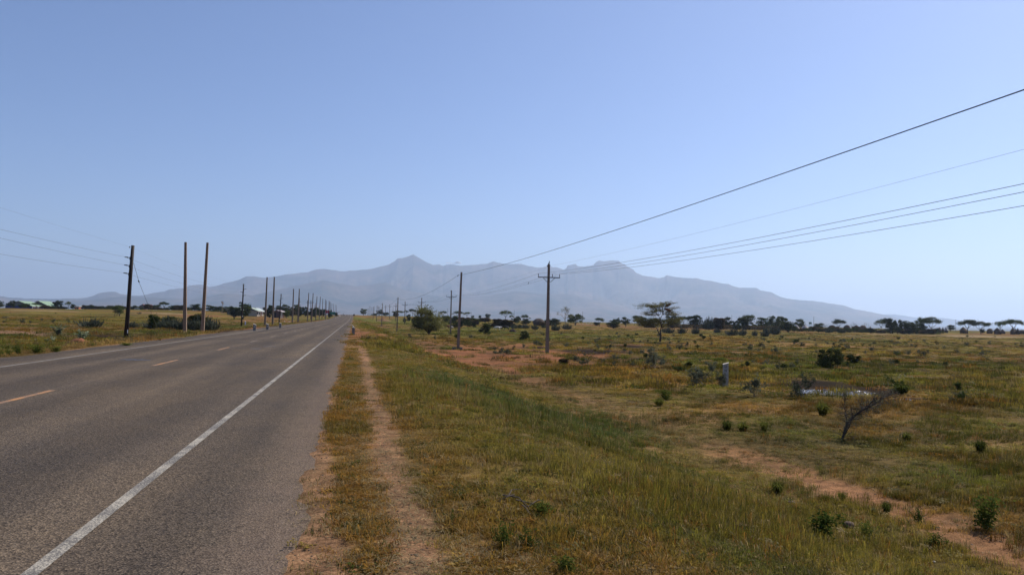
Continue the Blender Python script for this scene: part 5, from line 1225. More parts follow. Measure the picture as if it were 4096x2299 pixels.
# ------------------------------------------------------------------ birds
def bird(name, label, p, s, col, kind):
    if kind == 'perch':
        vs_ = [(0, 0, .10), (.05, 0, .19), (.07, 0, .27), (.055, 0, .325), (.03, 0, .335), (-.05, 0, .0), (-.14, 0, -.13)]; ed = [(0, 1), (1, 2), (2, 3), (3, 4), (0, 5), (5, 6)]; rd = [.055, .058, .035, .030, .012, .036, (.03, .008)]
    else:
        vs_ = [(0, 0, .22), (-.02, 0, .30), (.0, 0, .38), (.02, 0, .44), (.0, 0, .50), (.05, 0, .52), (.11, 0, .515), (.01, 0, .14), (.03, 0, .09)]; ed = [(0, 1), (1, 2), (2, 3), (3, 4), (4, 5), (5, 6), (0, 7), (7, 8)]; rd = [.062, .045, .025, .018, .018, .026, .008, .045, (.02, .01)]
    o = thing(name, label, 'bird', p, 0 if kind == 'perch' else 2.9)
    link('body', skin('body', [tuple(c * s for c in v) for v in vs_], ed, [tuple(c * s for c in r) if isinstance(r, tuple) else r * s for r in rd], col, 2), o)
    mb = MB()
    if kind == 'perch': mb.line([(.05 * s, 0, .335 * s), (.0, 0, .335 * s), (-.012 * s, 0, .325 * s)], [.012 * s, .008 * s, .002], 5)
    else: mb.tube((.07 * s, 0, .515 * s), (.15 * s, 0, .505 * s), .010 * s, .003, 5)
    mb.build('beak', M['steel'] if kind == 'perch' else plain('beak_yellow', (.5, .3, .05)), o)
    for y in (-.02, .02):
        mb = MB(); mb.tube((.01 * s, y * s, .09 * s if kind == 'perch' else .13 * s), (.01 * s, y * s, -.0), .006 * s, .005 * s, 5); mb.build('leg', M['black'], o)
    return o
p0, H0, za0, D0 = TP[0]
bird('perched_bird', 'black crow like bird with a long tail on top of the nearest crossarm pole', Vector(p0) + Vector((.0, 0, H0 - .03)), 1.0, M['black'], 'perch')
qa = Vector(TP[0][0]) + Vector((1.13, -.16, TP[0][2] + .37)); qb = Vector(TP[1][0]) + Vector((1.13, -.16, TP[1][2] + .37))
best = min(np.linspace(.02, .95, 200), key=lambda t: abs(proj(qa.lerp(qb, t))[0] - 2115))
bird('small_bird', 'small dark bird sitting on the lowest wire left of the nearest crossarm pole', qa.lerp(qb, best) - Vector((0, 0, 4 * .75 * best * (1 - best) - .01)), .62, M['black'], 'perch')
feather = plain('white_feather', (.62, .60, .57), .8, .08, 10)
pe = G(3347, 1577); bird('white_egret', 'white egret standing upright at the edge of the pond', Vector(pe) + Vector((0, 0, -.01)), .55, feather, 'egret')

# ------------------------------------------------------------------ short marker posts
def marker(px, top, base, label, slope, w=.15, mat=None, text=None, tcol=None, D=None, tsize=.3, rz=0.0, d=.10, drop=None):
    p = G(px, base) if D is None else ground_at(px, D); D_ = depth(p); H = (proj(p)[1] - top) * D_ / F
    o = thing('marker_post', label, 'marker post', p, rz, 'short concrete road marker posts')
    dr = drop if drop is not None else .10
    hl, hr = (H, H - dr) if slope < 0 else (H - dr, H)
    mb = MB(); mb.add([(-w, -d, -.15), (w, -d, -.15), (w, d, -.15), (-w, d, -.15), (-w * .93, -d * .95, hl), (w * .93, -d * .95, hr), (w * .93, d * .95, hr + .04), (-w * .93, d * .95, hl + .04)],
                      [(0, 3, 2, 1), (4, 5, 6, 7), (0, 1, 5, 4), (1, 2, 6, 5), (2, 3, 7, 6), (3, 0, 4, 7)])
    post_ = mb.build('post', mat or mkc, o)
    mb = MB(); mb.add([(-w, -d * 1.04, hl + .002), (w, -d * 1.04, hr + .002), (w, d, hr + .044), (-w, d, hl + .044), (-w, -d * 1.04, hl + .014), (w, -d * 1.04, hr + .014), (w, d, hr + .056), (-w, d, hl + .056)], [(0, 3, 2, 1), (4, 5, 6, 7), (0, 1, 5, 4), (1, 2, 6, 5), (2, 3, 7, 6), (3, 0, 4, 7)])
    mb.build('painted_cap', plain('pale_cap', (.27, .24, .20)) if mat is None else plain('pale_cap', (.45, .40, .32)), post_)
    if text:
        me = text_mesh('lettering', text[0], tsize, tcol or M['white'], .004, text[1]); t = link('lettering', me, post_)
        t.rotation_euler = (R(90), 0, 0); t.location = (0, -d * 1.0 - .008, H * text[2]); t.scale = (.8, 1, 1)
    return o
mkc = plain('marker_concrete', (.20, .18, .165), .9, .25, 6, bump=.3)
wmk = plain('weathered_white_concrete', (.40, .365, .32), .9, .28, 7, bump=.3)
marker(2902, 1452, 1546, 'tall white concrete marker post lettered UNRA in the grass on the right', 1, .155, wmk, ('U\nN\nR\nA', .98, .60), M['black'], tsize=.21, rz=-.45, drop=.09)
marker(1018, 1296, 1324, 'first short grey marker post at the left road edge, with a pale numeral', -1, .14, None, ('3', 1, .62), M['white'], tsize=.24)
marker(1069.5, 1295, 1318.5, 'second short grey marker post at the left road edge, with a pale ring numeral', -1, .14, None, ('0', 1, .6), M['white'], tsize=.25)
marker(1121, 1291.5, 1311.5, 'third short grey marker post at the left road edge, plain faced', -1, .14, None)
marker(981, 1284, 1299.5, 'small bluish white marker post right of the second wooden pole', -1, .12, plain('bluish_white_concrete', (.40, .42, .55), .9, .2, 6))
marker(1413.5, 1309, 1337, 'dark marker post with a pale ring numeral at the right road edge', -1, .12, None, ('0', 1, .55), M['concrete'], tsize=.30, drop=.04)
marker(1411, 1300.5, 1331, 'broken topped dark marker post just behind the one at the right road edge', -1, .09, None, drop=.16)

# ------------------------------------------------------------------ road signs and boards
red = plain('red_sign', (.33, .020, .022), .5, .1, 5); green = plain('green_sign', (.012, .13, .085), .5, .1, 5); signwhite = plain('sign_white', (.6, .6, .58), .6, .1, 5)
def board(name, label, cat, x0, x1, y0, y1, base, D, mat, marks, mark_mat, posts):
    p = ground_at((x0 + x1) / 2, D); sc = D / F; dy = proj(p)[1]
    o = thing(name, label, cat, p); W_ = (x1 - x0) * sc / 2; z0 = (dy - y1) * sc; z1 = (dy - y0) * sc
    mb = MB(); mb.box((0, 0, (z0 + z1) / 2), (W_, .03, (z1 - z0) / 2)); mb.build('panel', mat, o)
    for x in posts: mb = MB(); mb.tube((x * W_, .08, -.1), (x * W_, .08, z1 - .1), .045, .045, 7); mb.build('post', M['steel'], o)
    if marks:
        mb = MB()
        for (u0, v0, u1, v1) in marks: mb.box(((u0 + u1) / 2 * W_, -.036, z0 + (v0 + v1) / 2 * (z1 - z0)), (abs(u1 - u0) / 2 * W_, .006, abs(v1 - v0) / 2 * (z1 - z0)))
        mb.build('lettering', mark_mat, o)
    return o
board('billboard', 'red roadside board with small pale marks, left of the road', 'sign board', 1302, 1315, 1239.5, 1253, 1264, 330, red, [(-.55, .85, .5, .92), (-.3, .52, -.05, .7), (.0, .5, .22, .66), (-.4, .12, .6, .2)], signwhite, (-.75, .75))
board('direction_board', 'wide green road direction board, left of the road', 'sign board', 1320.5, 1340.5, 1247, 1257, 1262, 350, green, [(-.8, .75, .4, .84), (-.8, .45, .7, .55), (-.8, .18, .2, .27)], plain('pale_green', (.12, .3, .22)), (-.6, .6))
board('village_sign', 'small green sign board above the village huts', 'sign board', 3235, 3247, 1288, 1296, 1306, 430, plain('faded_green', (.09, .20, .15)), [(-.7, .3, .7, .42), (-.7, .6, .5, .7)], plain('pale_yellow', (.5, .45, .25)), (-.7, .7))
p, D = foot(1301.5, 1275, 1249, 2.7); sc = D / F; H = height_to(p, 1301.5, 1249)
o = thing('round_sign', 'round white faced road sign over a black and white plate, left of the road', 'road sign', p)
mb = MB(); mb.tube((0, .05, -.1), (0, .05, H), .035, .035, 7); mb.build('post', M['steel'], o); mb = MB(); mb.cyl((0, 0, H - .38), .36, .012, 20, 'Y'); mb.build('disc', signwhite, o)
mb = MB(); mb.cyl((0, -.016, H - .38), .24, .004, 18, 'Y'); mb.build('symbol', plain('grey_symbol', (.25, .24, .24)), o)
mb = MB(); mb.box((0, 0, H - 1.12), (.24, .012, .30)); mb.build('plate', signwhite, o); mb = MB(); mb.box((-.09, -.015, H - 1.0), (.11, .004, .10)); mb.box((.09, -.015, H - 1.26), (.11, .004, .10)); mb.build('black_pattern', M['black'], o)
p, D = foot(1415.5, 1279.5, 1256, 2.5); H = height_to(p, 1415.5, 1256)
o = thing('round_sign', 'round road sign seen from its dark back, right of the road', 'road sign', p); mb = MB(); mb.tube((0, -.04, -.1), (0, -.04, H - .1), .035, .035, 7); mb.build('post', M['steel'], o)
mb = MB(); mb.cyl((0, 0, H - .42), .38, .012, 20, 'Y'); mb.build('disc', M['black'], o); mb = MB(); mb.box((.25, 0, H - .12), (.14, .012, .12)); mb.build('small_plate', M['black'], o)

# ------------------------------------------------------------------ traffic island and motorcyclist where the road tops out
p = ground_at(1391, 640); 
o = thing('traffic_island', 'low grassy traffic island with red and white kerb stones at the end of the road', 'traffic island', (p.x, p.y, float(zroad(p.y))))
kr = plain('kerb_red', (.32, .07, .05)); kw = plain('kerb_white', (.65, .63, .58))
for i in range(9):
    mb = MB(); mb.box((-2.4 + i * .6, -.25 * math.sin(i / 8 * math.pi) * 3, .12), (.27, .15, .16)); mb.build('kerb_stone', kr if i % 2 == 0 else kw, o)
mb = MB(); mb.box((0, 3.4, .14), (2.7, 3.0, .18), (2.4, 2.7)); mb.build('grass_top', plain('island_grass', (.16, .13, .04), .95, .4, 3), o)
def person(name, label, p, s, skin_m, shirt, trousers, pose='stand', rz=0.0, arm=0.0):
    o = thing(name, label, 'person', p, rz)
    if pose == 'stand':
        vs_ = [(0, 0, .92), (0, 0, 1.15), (0, 0, 1.38), (0, 0, 1.50), (0, -.01, 1.66), (.10, 0, .88), (.11, -.02, .48), (.11, .02, .07), (.11, -.12, .03), (-.10, 0, .88), (-.12, .03, .48), (-.12, .04, .07), (-.12, -.10, .03),
               (.19, 0, 1.40), (.25, .02, 1.14), (.25, -.06, .90), (-.19, 0, 1.40), (-.25, .03, 1.14), (-.26, -.04, .90)]
    else:
        vs_ = [(0, .1, .82), (0, .02, 1.02), (0, -.06, 1.25), (0, -.08, 1.38), (0, -.10, 1.53), (.13, .05, .80), (.17, -.32, .72), (.17, -.22, .32), (.17, -.34, .28), (-.13, .05, .80), (-.17, -.32, .72), (-.17, -.22, .32), (-.17, -.34, .28),
               (.20, -.06, 1.28), (.27, -.24, 1.08), (.25, -.46, 1.06), (-.20, -.06, 1.28), (-.27, -.24, 1.08), (-.25, -.46, 1.06)]
    ed = [(0, 1), (1, 2), (2, 3), (3, 4), (0, 5), (5, 6), (6, 7), (7, 8), (0, 9), (9, 10), (10, 11), (11, 12), (2, 13), (13, 14), (14, 15), (2, 16), (16, 17), (17, 18)]
    rd = [.13, .12, .14, .055, .10, .085, .06, .042, .038, .085, .06, .042, .038, .06, .042, .033, .06, .042, .033]
    vs_ = [tuple(c * s for c in v) for v in vs_]; rd = [r * s for r in rd]
    link('body', skin('body', vs_, ed, rd, skin_m, 1), o)
    # clothing: a slightly larger skin over torso, and over the thighs
    ids = [1, 2, 13, 16, 14, 17]; mp_ = {v: i for i, v in enumerate(ids)}
    link('shirt', skin('shirt', [vs_[i] for i in ids], [(0, 1), (1, 2), (1, 3), (2, 4), (3, 5)], [.155 * s, .165 * s, .08 * s, .08 * s, .065 * s, .065 * s], shirt, 1), o)
    ids = [0, 5, 6, 9, 10]
    link('trousers', skin('trousers', [vs_[i] for i in ids], [(0, 1), (1, 2), (0, 3), (3, 4)], [.15 * s, .11 * s, .085 * s, .11 * s, .085 * s], trousers, 1), o)
    mb = MB(); mb.cyl((vs_[4][0], vs_[4][1] + .015, vs_[4][2] + .06 * s), .085 * s, .04 * s, 10); mb.build('hair', M['black'], o)
    return o
skm = plain('dark_skin', (.045, .026, .018), .6, .1, 4); dred = plain('dark_red_cloth', (.13, .022, .02), .9, .2, 6); dcl = plain('dark_cloth', (.03, .026, .03), .9, .2, 6)
p = ground_at(1372.5, 600); p.z = float(zroad(p.y))
mo = thing('motorcycle', 'small dark motorcycle ridden on the far end of the road', 'motorcycle', p)
for y in (-.62, .62):
    mb = MB(); pts = [(0, y + .29 * math.cos(a), .30 + .29 * math.sin(a)) for a in np.linspace(0, 2 * math.pi, 17)]; mb.line(pts, [.05] * 17, 6); mb.cyl((0, y, .30), .05, .06, 8, 'X'); mb.build('wheel', M['black'], mo)
link('frame', skin('frame', [(0, -.62, .30), (0, -.45, .85), (0, -.1, .80), (0, .35, .75), (0, .62, .30), (0, -.02, .42)], [(0, 1), (1, 2), (2, 3), (3, 4), (2, 5), (5, 3)], [.03, .05, .14, .11, .03, .13], M['black'], 1), mo)
mb = MB(); mb.tube((-.34, -.42, 1.0), (.34, -.42, 1.0), .018, .018, 6); mb.tube((0, -.45, .82), (0, -.42, 1.0), .02, .02, 6); mb.build('handlebar', M['steel'], mo); mb = MB(); mb.cyl((0, -.56, .88), .08, .05, 10, 'Y'); mb.build('headlight', M['white'], mo)
person('person', 'rider in dark clothes seated on the far motorcycle', p, 1.0, skm, dcl, dcl, 'ride')
for px, lb, sh in [(459, 'person in dark red cloth standing in the left field, left of two', dred), (467.8, 'person in dark brown cloth standing in the left field, right of two', plain('brown_cloth', (.07, .028, .02), .9, .2, 6))]:
    p = G(px, 1266); h_ = height_to(p, px, 1254.5) / 1.76
    person('person', lb, p, max(.62, h_), skm, sh, dcl, 'stand', .4)

# ------------------------------------------------------------------ cattle, goats
def beast(name, label, cat, px, top, base, len_px, face, cols, s=None, rz=0.0, horns=True, group=None, graze=True):
    p = G(px, base); D = depth(p); L_ = len_px * D / F; k = L_ / 1.9
    o = thing(name, label, cat, p, ang + rz + (math.pi if face < 0 else 0), group)
    hd = (1.02, 0, .62) if graze else (1.05, 0, 1.25)
    vs_ = [(-.75, 0, 1.06), (-.35, 0, .98), (.10, 0, .95), (.48, 0, 1.02), (.78, 0, 1.02 if graze else 1.18), hd, (hd[0] + .20, 0, hd[2] - .16),
           (.45, .16, .72), (.47, .16, .40), (.44, .16, .04), (.45, -.16, .72), (.40, -.16, .40), (.38, -.16, .04),
           (-.68, .17, .74), (-.60, .17, .50), (-.72, .17, .42), (-.68, .17, .04), (-.68, -.17, .74), (-.62, -.17, .50), (-.78, -.17, .42), (-.76, -.17, .04), (-.90, 0, 1.02), (-.96, 0, .55)]
    ed = [(0, 1), (1, 2), (2, 3), (3, 4), (4, 5), (5, 6), (3, 7), (7, 8), (8, 9), (3, 10), (10, 11), (11, 12), (0, 13), (13, 14), (14, 15), (15, 16), (0, 17), (17, 18), (18, 19), (19, 20), (0, 21), (21, 22)]
    rd = [.24, .30, .31, .30, .17, .12, .075, .11, .06, .05, .11, .06, .05, .14, .085, .06, .05, .14, .085, .06, .05, .03, .03]
    # root the figure at the pelvis
    link('body', skin('body', [tuple(c * k for c in v) for v in vs_], ed, [r * k for r in rd], cols, 1), o)
    if horns:
        mb = MB()
        for y in (-1, 1): mb.line([(hd[0] * k - .05 * k, y * .07 * k, hd[2] * k + .10 * k), (hd[0] * k, y * .2 * k, hd[2] * k + .22 * k), (hd[0] * k + .02, y * .22 * k, hd[2] * k + .38 * k)], [.03 * k, .022 * k, .008 * k], 5)
        mb.build('horns', plain('horn', (.25, .22, .18)), o)
    mb = MB()
    for y in (-1, 1): mb.add([(hd[0] * k - .06 * k, y * .09 * k, hd[2] * k + .07 * k), (hd[0] * k - .1 * k, y * .24 * k, hd[2] * k + .06 * k), (hd[0] * k - .02 * k, y * .23 * k, hd[2] * k), (hd[0] * k, y * .09 * k, hd[2] * k + .0)], [(0, 1, 2, 3)])
    mb.build('ears', cols, o)
    return o
cw = plain('white_hide', (.60, .57, .53), .8, .12, 2); cbk = plain('black_hide', (.018, .016, .016), .7, .2, 2); cbr = plain('brown_hide', (.13, .05, .028), .8, .25, 2); cgr = plain('grey_hide', (.32, .30, .28), .8, .2, 2)
gC = 'cattle grazing beyond the crossarm poles'
beast('cow', 'white cow with its head down left of the black one', 'cow', 1989, 1306, 1321, 25, -1, cw, group=gC); beast('cow', 'pale grey cow half hidden behind the white one', 'cow', 2000, 1304, 1318, 20, 1, cgr, rz=.5, group=gC)
beast('cow', 'black cow grazing right of the white one', 'cow', 2023, 1308, 1321, 27, -1, cbk, group=gC); beast('cow', 'reddish brown cow left of the second crossarm pole', 'cow', 1789, 1303, 1316, 24, 1, cbr, group=gC)
beast('cow', 'brown cow mostly hidden right behind the second crossarm pole', 'cow', 1806, 1304, 1316, 18, 1, cgr, rz=.8, group=gC)
gS = 'white goats far out on the plain right of the road'
for i, (px, b_) in enumerate([(2318, 1297), (2333, 1298), (2346, 1297), (2352, 1298), (2358, 1296), (2366, 1298), (2377, 1299), (1928.5, 1279.5), (1933, 1279.5), (1937.5, 1280)]):
    beast('goat', (f'tiny white goat, {ORD[i + 1]} from the left on the red earth strip' if i < 7 else f'tiny white goat, {ORD[i - 6]} of three left of the flat topped acacia'), 'goat', px, b_ - 4, b_, 5.5 if i < 7 else 3.4, 1 if i % 2 else -1, cw, horns=False, group=gS, graze=i % 3 != 0)
gS2 = 'white goats near the marker posts left of the road'
for px, b_, ln, lb in [(1138, 1288.5, 6, 'white goat by the third marker post, left one'), (1155, 1288.5, 4.5, 'white goat in the middle of three left of the road'), (1158.5, 1289, 5, 'white goat, right one of three left of the road')]:
    beast('goat', lb, 'goat', px, b_ - 5, b_, ln, 1, cw, horns=False, group=gS2)
for px, top, base, lb in [(2139.7, 1312, 1323, 'short dark reddish stump left of the bird pole'), (2235, 1313, 1323, 'short dark stump beside the finger succulents'), (2750, 1314.5, 1322, 'short dark stump on the red earth right of the lone acacia')]:
    p = G(px, base); h_ = height_to(p, px, top); mb = MB(); mb.line([(0, 0, -.1), (.03, 0, h_ * .5), (-.02, .02, h_ * .8), (.02, 0, h_)], [.16, .13, .14, .07], 7); o = mb.build('stump', M['bark']); o.location = p; tag(o, lb, 'stump', None)

# ------------------------------------------------------------------ earth heaps, stones, fallen branches
def heap(name, label, cat, px0, px1, top, base, mat, seed, pk=.5):
    pc = G((px0 + px1) / 2, base - 2); D = depth(pc); W_ = (px1 - px0) * D / F / 2; H = (base - top) * D / F * .85
    n = 26; v = []; f = []
    for j in range(n):
        for i in range(n):
            x = (i / (n - 1) * 2 - 1); y = (j / (n - 1) * 2 - 1); r_ = min(1, math.hypot(x, y)); z = (1 - r_ ** 1.1) ** pk if r_ < 1 else 0
            z *= .30 + 1.35 * float(fbm(np.array(x * 2.2 + seed), np.array(y * 2.2), seed, 4))
            v.append((x * W_, y * W_ * .6, z * H - .06 * (r_ >= .98)))
    f = [(j * n + i, j * n + i + 1, (j + 1) * n + i + 1, (j + 1) * n + i) for j in range(n - 1) for i in range(n - 1)]
    mb = MB(); mb.add(v, f); o = mb.build(name, mat, None, True); o.location = pc; o.rotation_euler = (0, 0, ang); return tag(o, label, cat)
heap('earth_heap', 'long heap of red orange earth at the left roadside', 'earth heap', 258, 372, 1352, 1378, plain('red_earth', (.19, .070, .030), .95, .4, 2.5, bump=.6), 3, .8)
heap('termite_mound', 'dark termite mound right of the black cow', 'mound', 2034, 2066, 1313, 1329, plain('mound_earth', (.075, .05, .038), .95, .3, 3, bump=.6), 5, .6)
heap('termite_mound', 'low red termite mound at the end of the crossarm pole row', 'mound', 1500, 1566, 1276, 1286, plain('mound_red', (.17, .095, .045), .95, .35, 1, bump=.6), 9, .9)
def stone(label, px, py, wpx, hpx, col, seed, nm='stone'):
    p = G(px, py); D = depth(p); rr2 = np.random.default_rng(seed); bm_ = MB(); nU, nV = 10, 7; v = []
    for j in range(nV):
        for i in range(nU):
            a = 2 * math.pi * i / nU; b_ = math.pi * j / (nV - 1) - math.pi / 2; q = 1 + .35 * (float(vnoise(np.array(math.cos(a) * 1.7 + seed), np.array(math.sin(a) * 1.7 + b_ * 1.5), seed)) - .5)
            v.append((math.cos(a) * math.cos(b_) * q * wpx / 2 * D / F, math.sin(a) * math.cos(b_) * q * wpx * .35 * D / F, (math.sin(b_) * q * .5 + .3) * hpx * D / F))
    f = [(j * nU + i, j * nU + (i + 1) % nU, (j + 1) * nU + (i + 1) % nU, (j + 1) * nU + i) for j in range(nV - 1) for i in range(nU)]
    bm_.add(v, f); o = bm_.build(nm, col, None, True); o.location = p; o.rotation_euler = (0, 0, ang); return tag(o, label, 'stone')
sb = plain('brown_stone', (.13, .085, .06), .9, .3, 20, bump=.4); sp_ = plain('pale_stone', (.45, .40, .34), .9, .25, 20, bump=.4); so = plain('orange_stone', (.45, .20, .11), .9, .25, 8)
for a in [('pale orange stone lying on the red earth heap', 281, 1372, 9, 8, so, 1), ('flat pale stone on the red earth left of the plain pole', 1644, 1394, 20, 10, sp_, 2), ('dark brown clod on the left lip of the red track', 3394, 2110, 46, 30, sb, 3), ('small red brown stone in the middle of the red track', 3558, 2112, 18, 14, sb, 4),
          ('brown clod at the upper left of the red track', 3163, 2014, 34, 16, sb, 5), ('small pale stone at the lower end of the red track', 3736, 2250, 16, 8, sp_, 6), ('grey stone beside the footpath near the bottom edge', 1646, 2252, 26, 14, sb, 7), ('dark clod in the grass right of the thorn branch', 3620, 1752, 46, 26, sb, 8),
          ('row of pale stones at the left verge, left one', 126, 1361, 9, 4, sp_, 9), ('row of pale stones at the left verge, middle one', 140, 1360, 10, 5, sp_, 10), ('row of pale stones at the left verge, right one', 153, 1359, 9, 4, sp_, 11), ('tiny white stone in the grass left of the silver thorn bush', 2766, 1646, 8, 6, sp_, 12), ('tiny pale stone on the bare red earth', 1806, 1465, 7, 4, sp_, 13)]:
    stone(*a)
rng = np.random.default_rng(12); p = G(2095, 2052); mb = MB(); sc = depth(p) / F
for a_ in [[(-95, -45), (-30, -28), (30, 5), (70, 40)], [(-40, -32), (10, -36), (60, -22)], [(-10, -18), (0, 14), (20, 44)], [(40, 10), (95, 8), (130, 22)], [(-70, -50), (-60, -80), (-30, -92)], [(10, -5), (50, -40), (70, -62)], [(60, 30), (90, 60), (100, 75)], [(-50, -38), (-80, -20), (-110, -10)]]:
    pts = [Vector((x * sc, -y * sc * 2.0, .03 + .05 * rng.random())) for x, y in a_]; mb.line(pts, list(np.linspace(.0065, .0025, len(pts))), 5)
o = mb.build('fallen_branches', M['bark']); p_ = Vector(p); o.location = p_; o.rotation_euler = (math.atan(.15), math.atan(.2), ang); tag(o, 'dark fallen thorn twigs lying in the near grass above the two weeds', 'branch')

# ------------------------------------------------------------------ pond
wt, nt, b = new_mat('muddy_water'); b.inputs['Base Color'].default_value = (.085, .055, .035, 1); b.inputs['Roughness'].default_value = .07; b.inputs['Specular IOR Level'].default_value = .9
geo = nt.nodes.new('ShaderNodeNewGeometry'); tn = tex(9, 4, .7, geo.outputs['Position'], nt); bp = nt.nodes.new('ShaderNodeBump'); bp.inputs['Strength'].default_value = .8; bp.inputs['Distance'].default_value = .05
nt.links.new(tn.outputs['Fac'], bp.inputs['Height']); nt.links.new(bp.outputs['Normal'], b.inputs['Normal'])
def pool(label, cx, cy, wpx, ypx0, ypx1, seed):
    c = G(cx, cy); t = G(cx, ypx0); bt = G(cx, ypx1); u = Vector((c.x, c.y)).normalized(); a_ = wpx * depth(c) / F / 2; b2 = (t - bt).length / 2; mid = (t + bt) / 2; ring = []
    for k in range(48):
        th = 2 * math.pi * k / 48; q = 1 + .5 * (float(vnoise(np.array(math.cos(th) * 2 + seed), np.array(math.sin(th) * 2), seed)) - .5)
        ring.append((mid.x + (u.y * math.cos(th) * a_ + u.x * math.sin(th) * b2) * q, mid.y + (-u.x * math.cos(th) * a_ + u.y * math.sin(th) * b2) * q, 0))
    zl = float(np.percentile([float(zt(r_[0], r_[1])) for r_ in ring], 60)) + .035
    mb = MB(); mb.add([(mid.x, mid.y, zl)] + [(r_[0], r_[1], zl) for r_ in ring], [(0, 1 + k, 1 + (k + 1) % 48) for k in range(48)]); return tag(mb.build('pond_water', wt), kind='structure')
pool('', 3340, 1575, 270, 1567, 1584, 4); pool('', 3600, 1602, 80, 1598, 1607, 6); pool('', 3225, 1574, 80, 1569, 1579, 8)

# ------------------------------------------------------------------ buildings of the left side
groof = plain('green_sheet_roof', (.22, .31, .20), .55, .08, 1.5); gable = plain('grey_gable_board', (.13, .13, .12), .9, .15, 2); blue = plain('blue_wall', (.030, .045, .17), .85, .15, 2); trim = plain('pale_fascia', (.50, .46, .44), .7, .1, 3); brick = plain('red_brown_post', (.22, .09, .07), .85, .2, 3); dark = plain('dark_opening', (.02, .02, .025), .6, .1, 3)
proof = plain('pale_green_roof', (.36, .42, .33), .5, .1, 1.5)
def shed(label, apex_x, top, eave_y, gx1, len_px, D, roofm, wallm, gablem, posts=5, th=.45, group=None, base_drop=0.0):
    sc = D / F; p = ground_at(apex_x, D); by = proj(p)[1]; H1 = (by - top) * sc; H0 = (by - eave_y) * sc; hw = (gx1 - apex_x) * sc / math.cos(th); L_ = len_px * sc / math.sin(th)
    o = thing('long_shed', label, 'building', (p.x, p.y, p.z), ang + th * 1.0, group)     # gable end faces the viewer, the long side turns to the right
    los = math.atan2(-(p.x - EYE.x), p.y - EYE.y)
    o.rotation_euler = (0, 0, los - th)
    w = hw - .5
    mb = MB(); mb.add([(-w, 0, -.5), (w, 0, -.5), (w, L_, -.5), (-w, L_, -.5), (-w, 0, H0), (w, 0, H0), (w, L_, H0), (-w, L_, H0)], [(0, 1, 5, 4), (1, 2, 6, 5), (2, 3, 7, 6), (3, 0, 4, 7), (4, 5, 6, 7)]); mb.build('wall', wallm, o)
    s_ = (H1 - H0) / hw; mb = MB(); mb.add([(-w, -.02, H0 + .01), (w, -.02, H0 + .01), (0, -.02, H1 - .06), (-w, L_ + .02, H0 + .01), (w, L_ + .02, H0 + .01), (0, L_ + .02, H1 - .06)], [(0, 1, 2), (3, 5, 4), (0, 3, 4, 1)]); mb.build('gable', gablem, o)
    mb = MB(); t_ = .12
    for sg in (-1, 1):
        e = sg * (hw + .3); mb.add([(0, -.5, H1), (e, -.5, H0 - .3 * s_), (e, L_ + .5, H0 - .3 * s_), (0, L_ + .5, H1), (0, -.5, H1 + t_), (e, -.5, H0 - .3 * s_ + t_), (e, L_ + .5, H0 - .3 * s_ + t_), (0, L_ + .5, H1 + t_)], [(0, 1, 2, 3), (4, 7, 6, 5), (0, 4, 5, 1), (1, 5, 6, 2), (2, 6, 7, 3), (3, 7, 4, 0)])
    mb.build('roof', roofm, o)
    mb = MB(); mb.box((hw + .36, L_ / 2, H0 - .32 * s_ - .04), (.05, L_ / 2 + .45, .16)); mb.build('fascia', trim, o)
    for k in range(posts):
        mb = MB(); mb.box((hw + .1, (k + .15) * L_ / max(1, posts - 1) * .92, (H0 - .5) / 2), (.12, .12, (H0 - .1) / 2)); mb.build('verandah_post', brick if k % 3 else trim, o)
    for k in range(3):
        mb = MB(); mb.box((w + .02, (k + .6) * L_ / 3.4, H0 * .55), (.04, .55, H0 * .24)); mb.build('window', dark, o)
    mb = MB(); mb.box((-w * .35, -.03, H0 * .45), (.5, .04, H0 * .38)); mb.build('door', dark, o)
    return o
gSh = 'long green roofed sheds in the left field'
shed('left one of the two long green roofed sheds with blue walls', 73, 1203.5, 1223, 120, 42, 560, groof, blue, gable, 7, .5, gSh)
shed('right one of the two long green roofed sheds with blue walls', 151.5, 1203.5, 1223.5, 190, 40, 590, groof, blue, gable, 7, .5, gSh)
gSm = 'small pale green roofed houses behind the spreading trees'
shed('leftmost small pale green roof behind the spreading green tree', 936, 1228.5, 1240.5, 966, 12, 470, proof, plain('dull_wall', (.16, .13, .11)), gable, 2, .5, gSm)
shed('second small pale green roof, touching the second wooden pole', 960, 1229, 1240, 992, 12, 500, proof, plain('dull_wall2', (.16, .13, .11)), gable, 2, .5, gSm)
shed('third small pale green roof, before the aloe clump', 1001, 1231, 1243, 1030, 12, 450, proof, plain('cream_wall', (.40, .34, .25)), gable, 2, .5, gSm)
shed('rightmost small pale green roof with a cream wall', 1021, 1232, 1244, 1045, 12, 470, plain('silver_roof', (.45, .50, .46), .45, .1, 2), plain('cream_wall2', (.50, .42, .30)), gable, 2, .5, gSm)
shed('low brown walled house with cream and red doors beyond the second bare pole pair', 1106, 1240.5, 1245.5, 1124, 16, 430, plain('grey_pink_roof', (.34, .28, .28)), plain('brown_wall', (.13, .075, .06)), plain('brown_gable', (.13, .075, .06)), 3, .35)
shed('far house with a dull red roof among the trees left of the bare poles', 570, 1217, 1225, 582, 30, 640, plain('rust_red_roof', (.20, .07, .06)), plain('dull_red_wall', (.18, .09, .08)), gable, 2, .6)
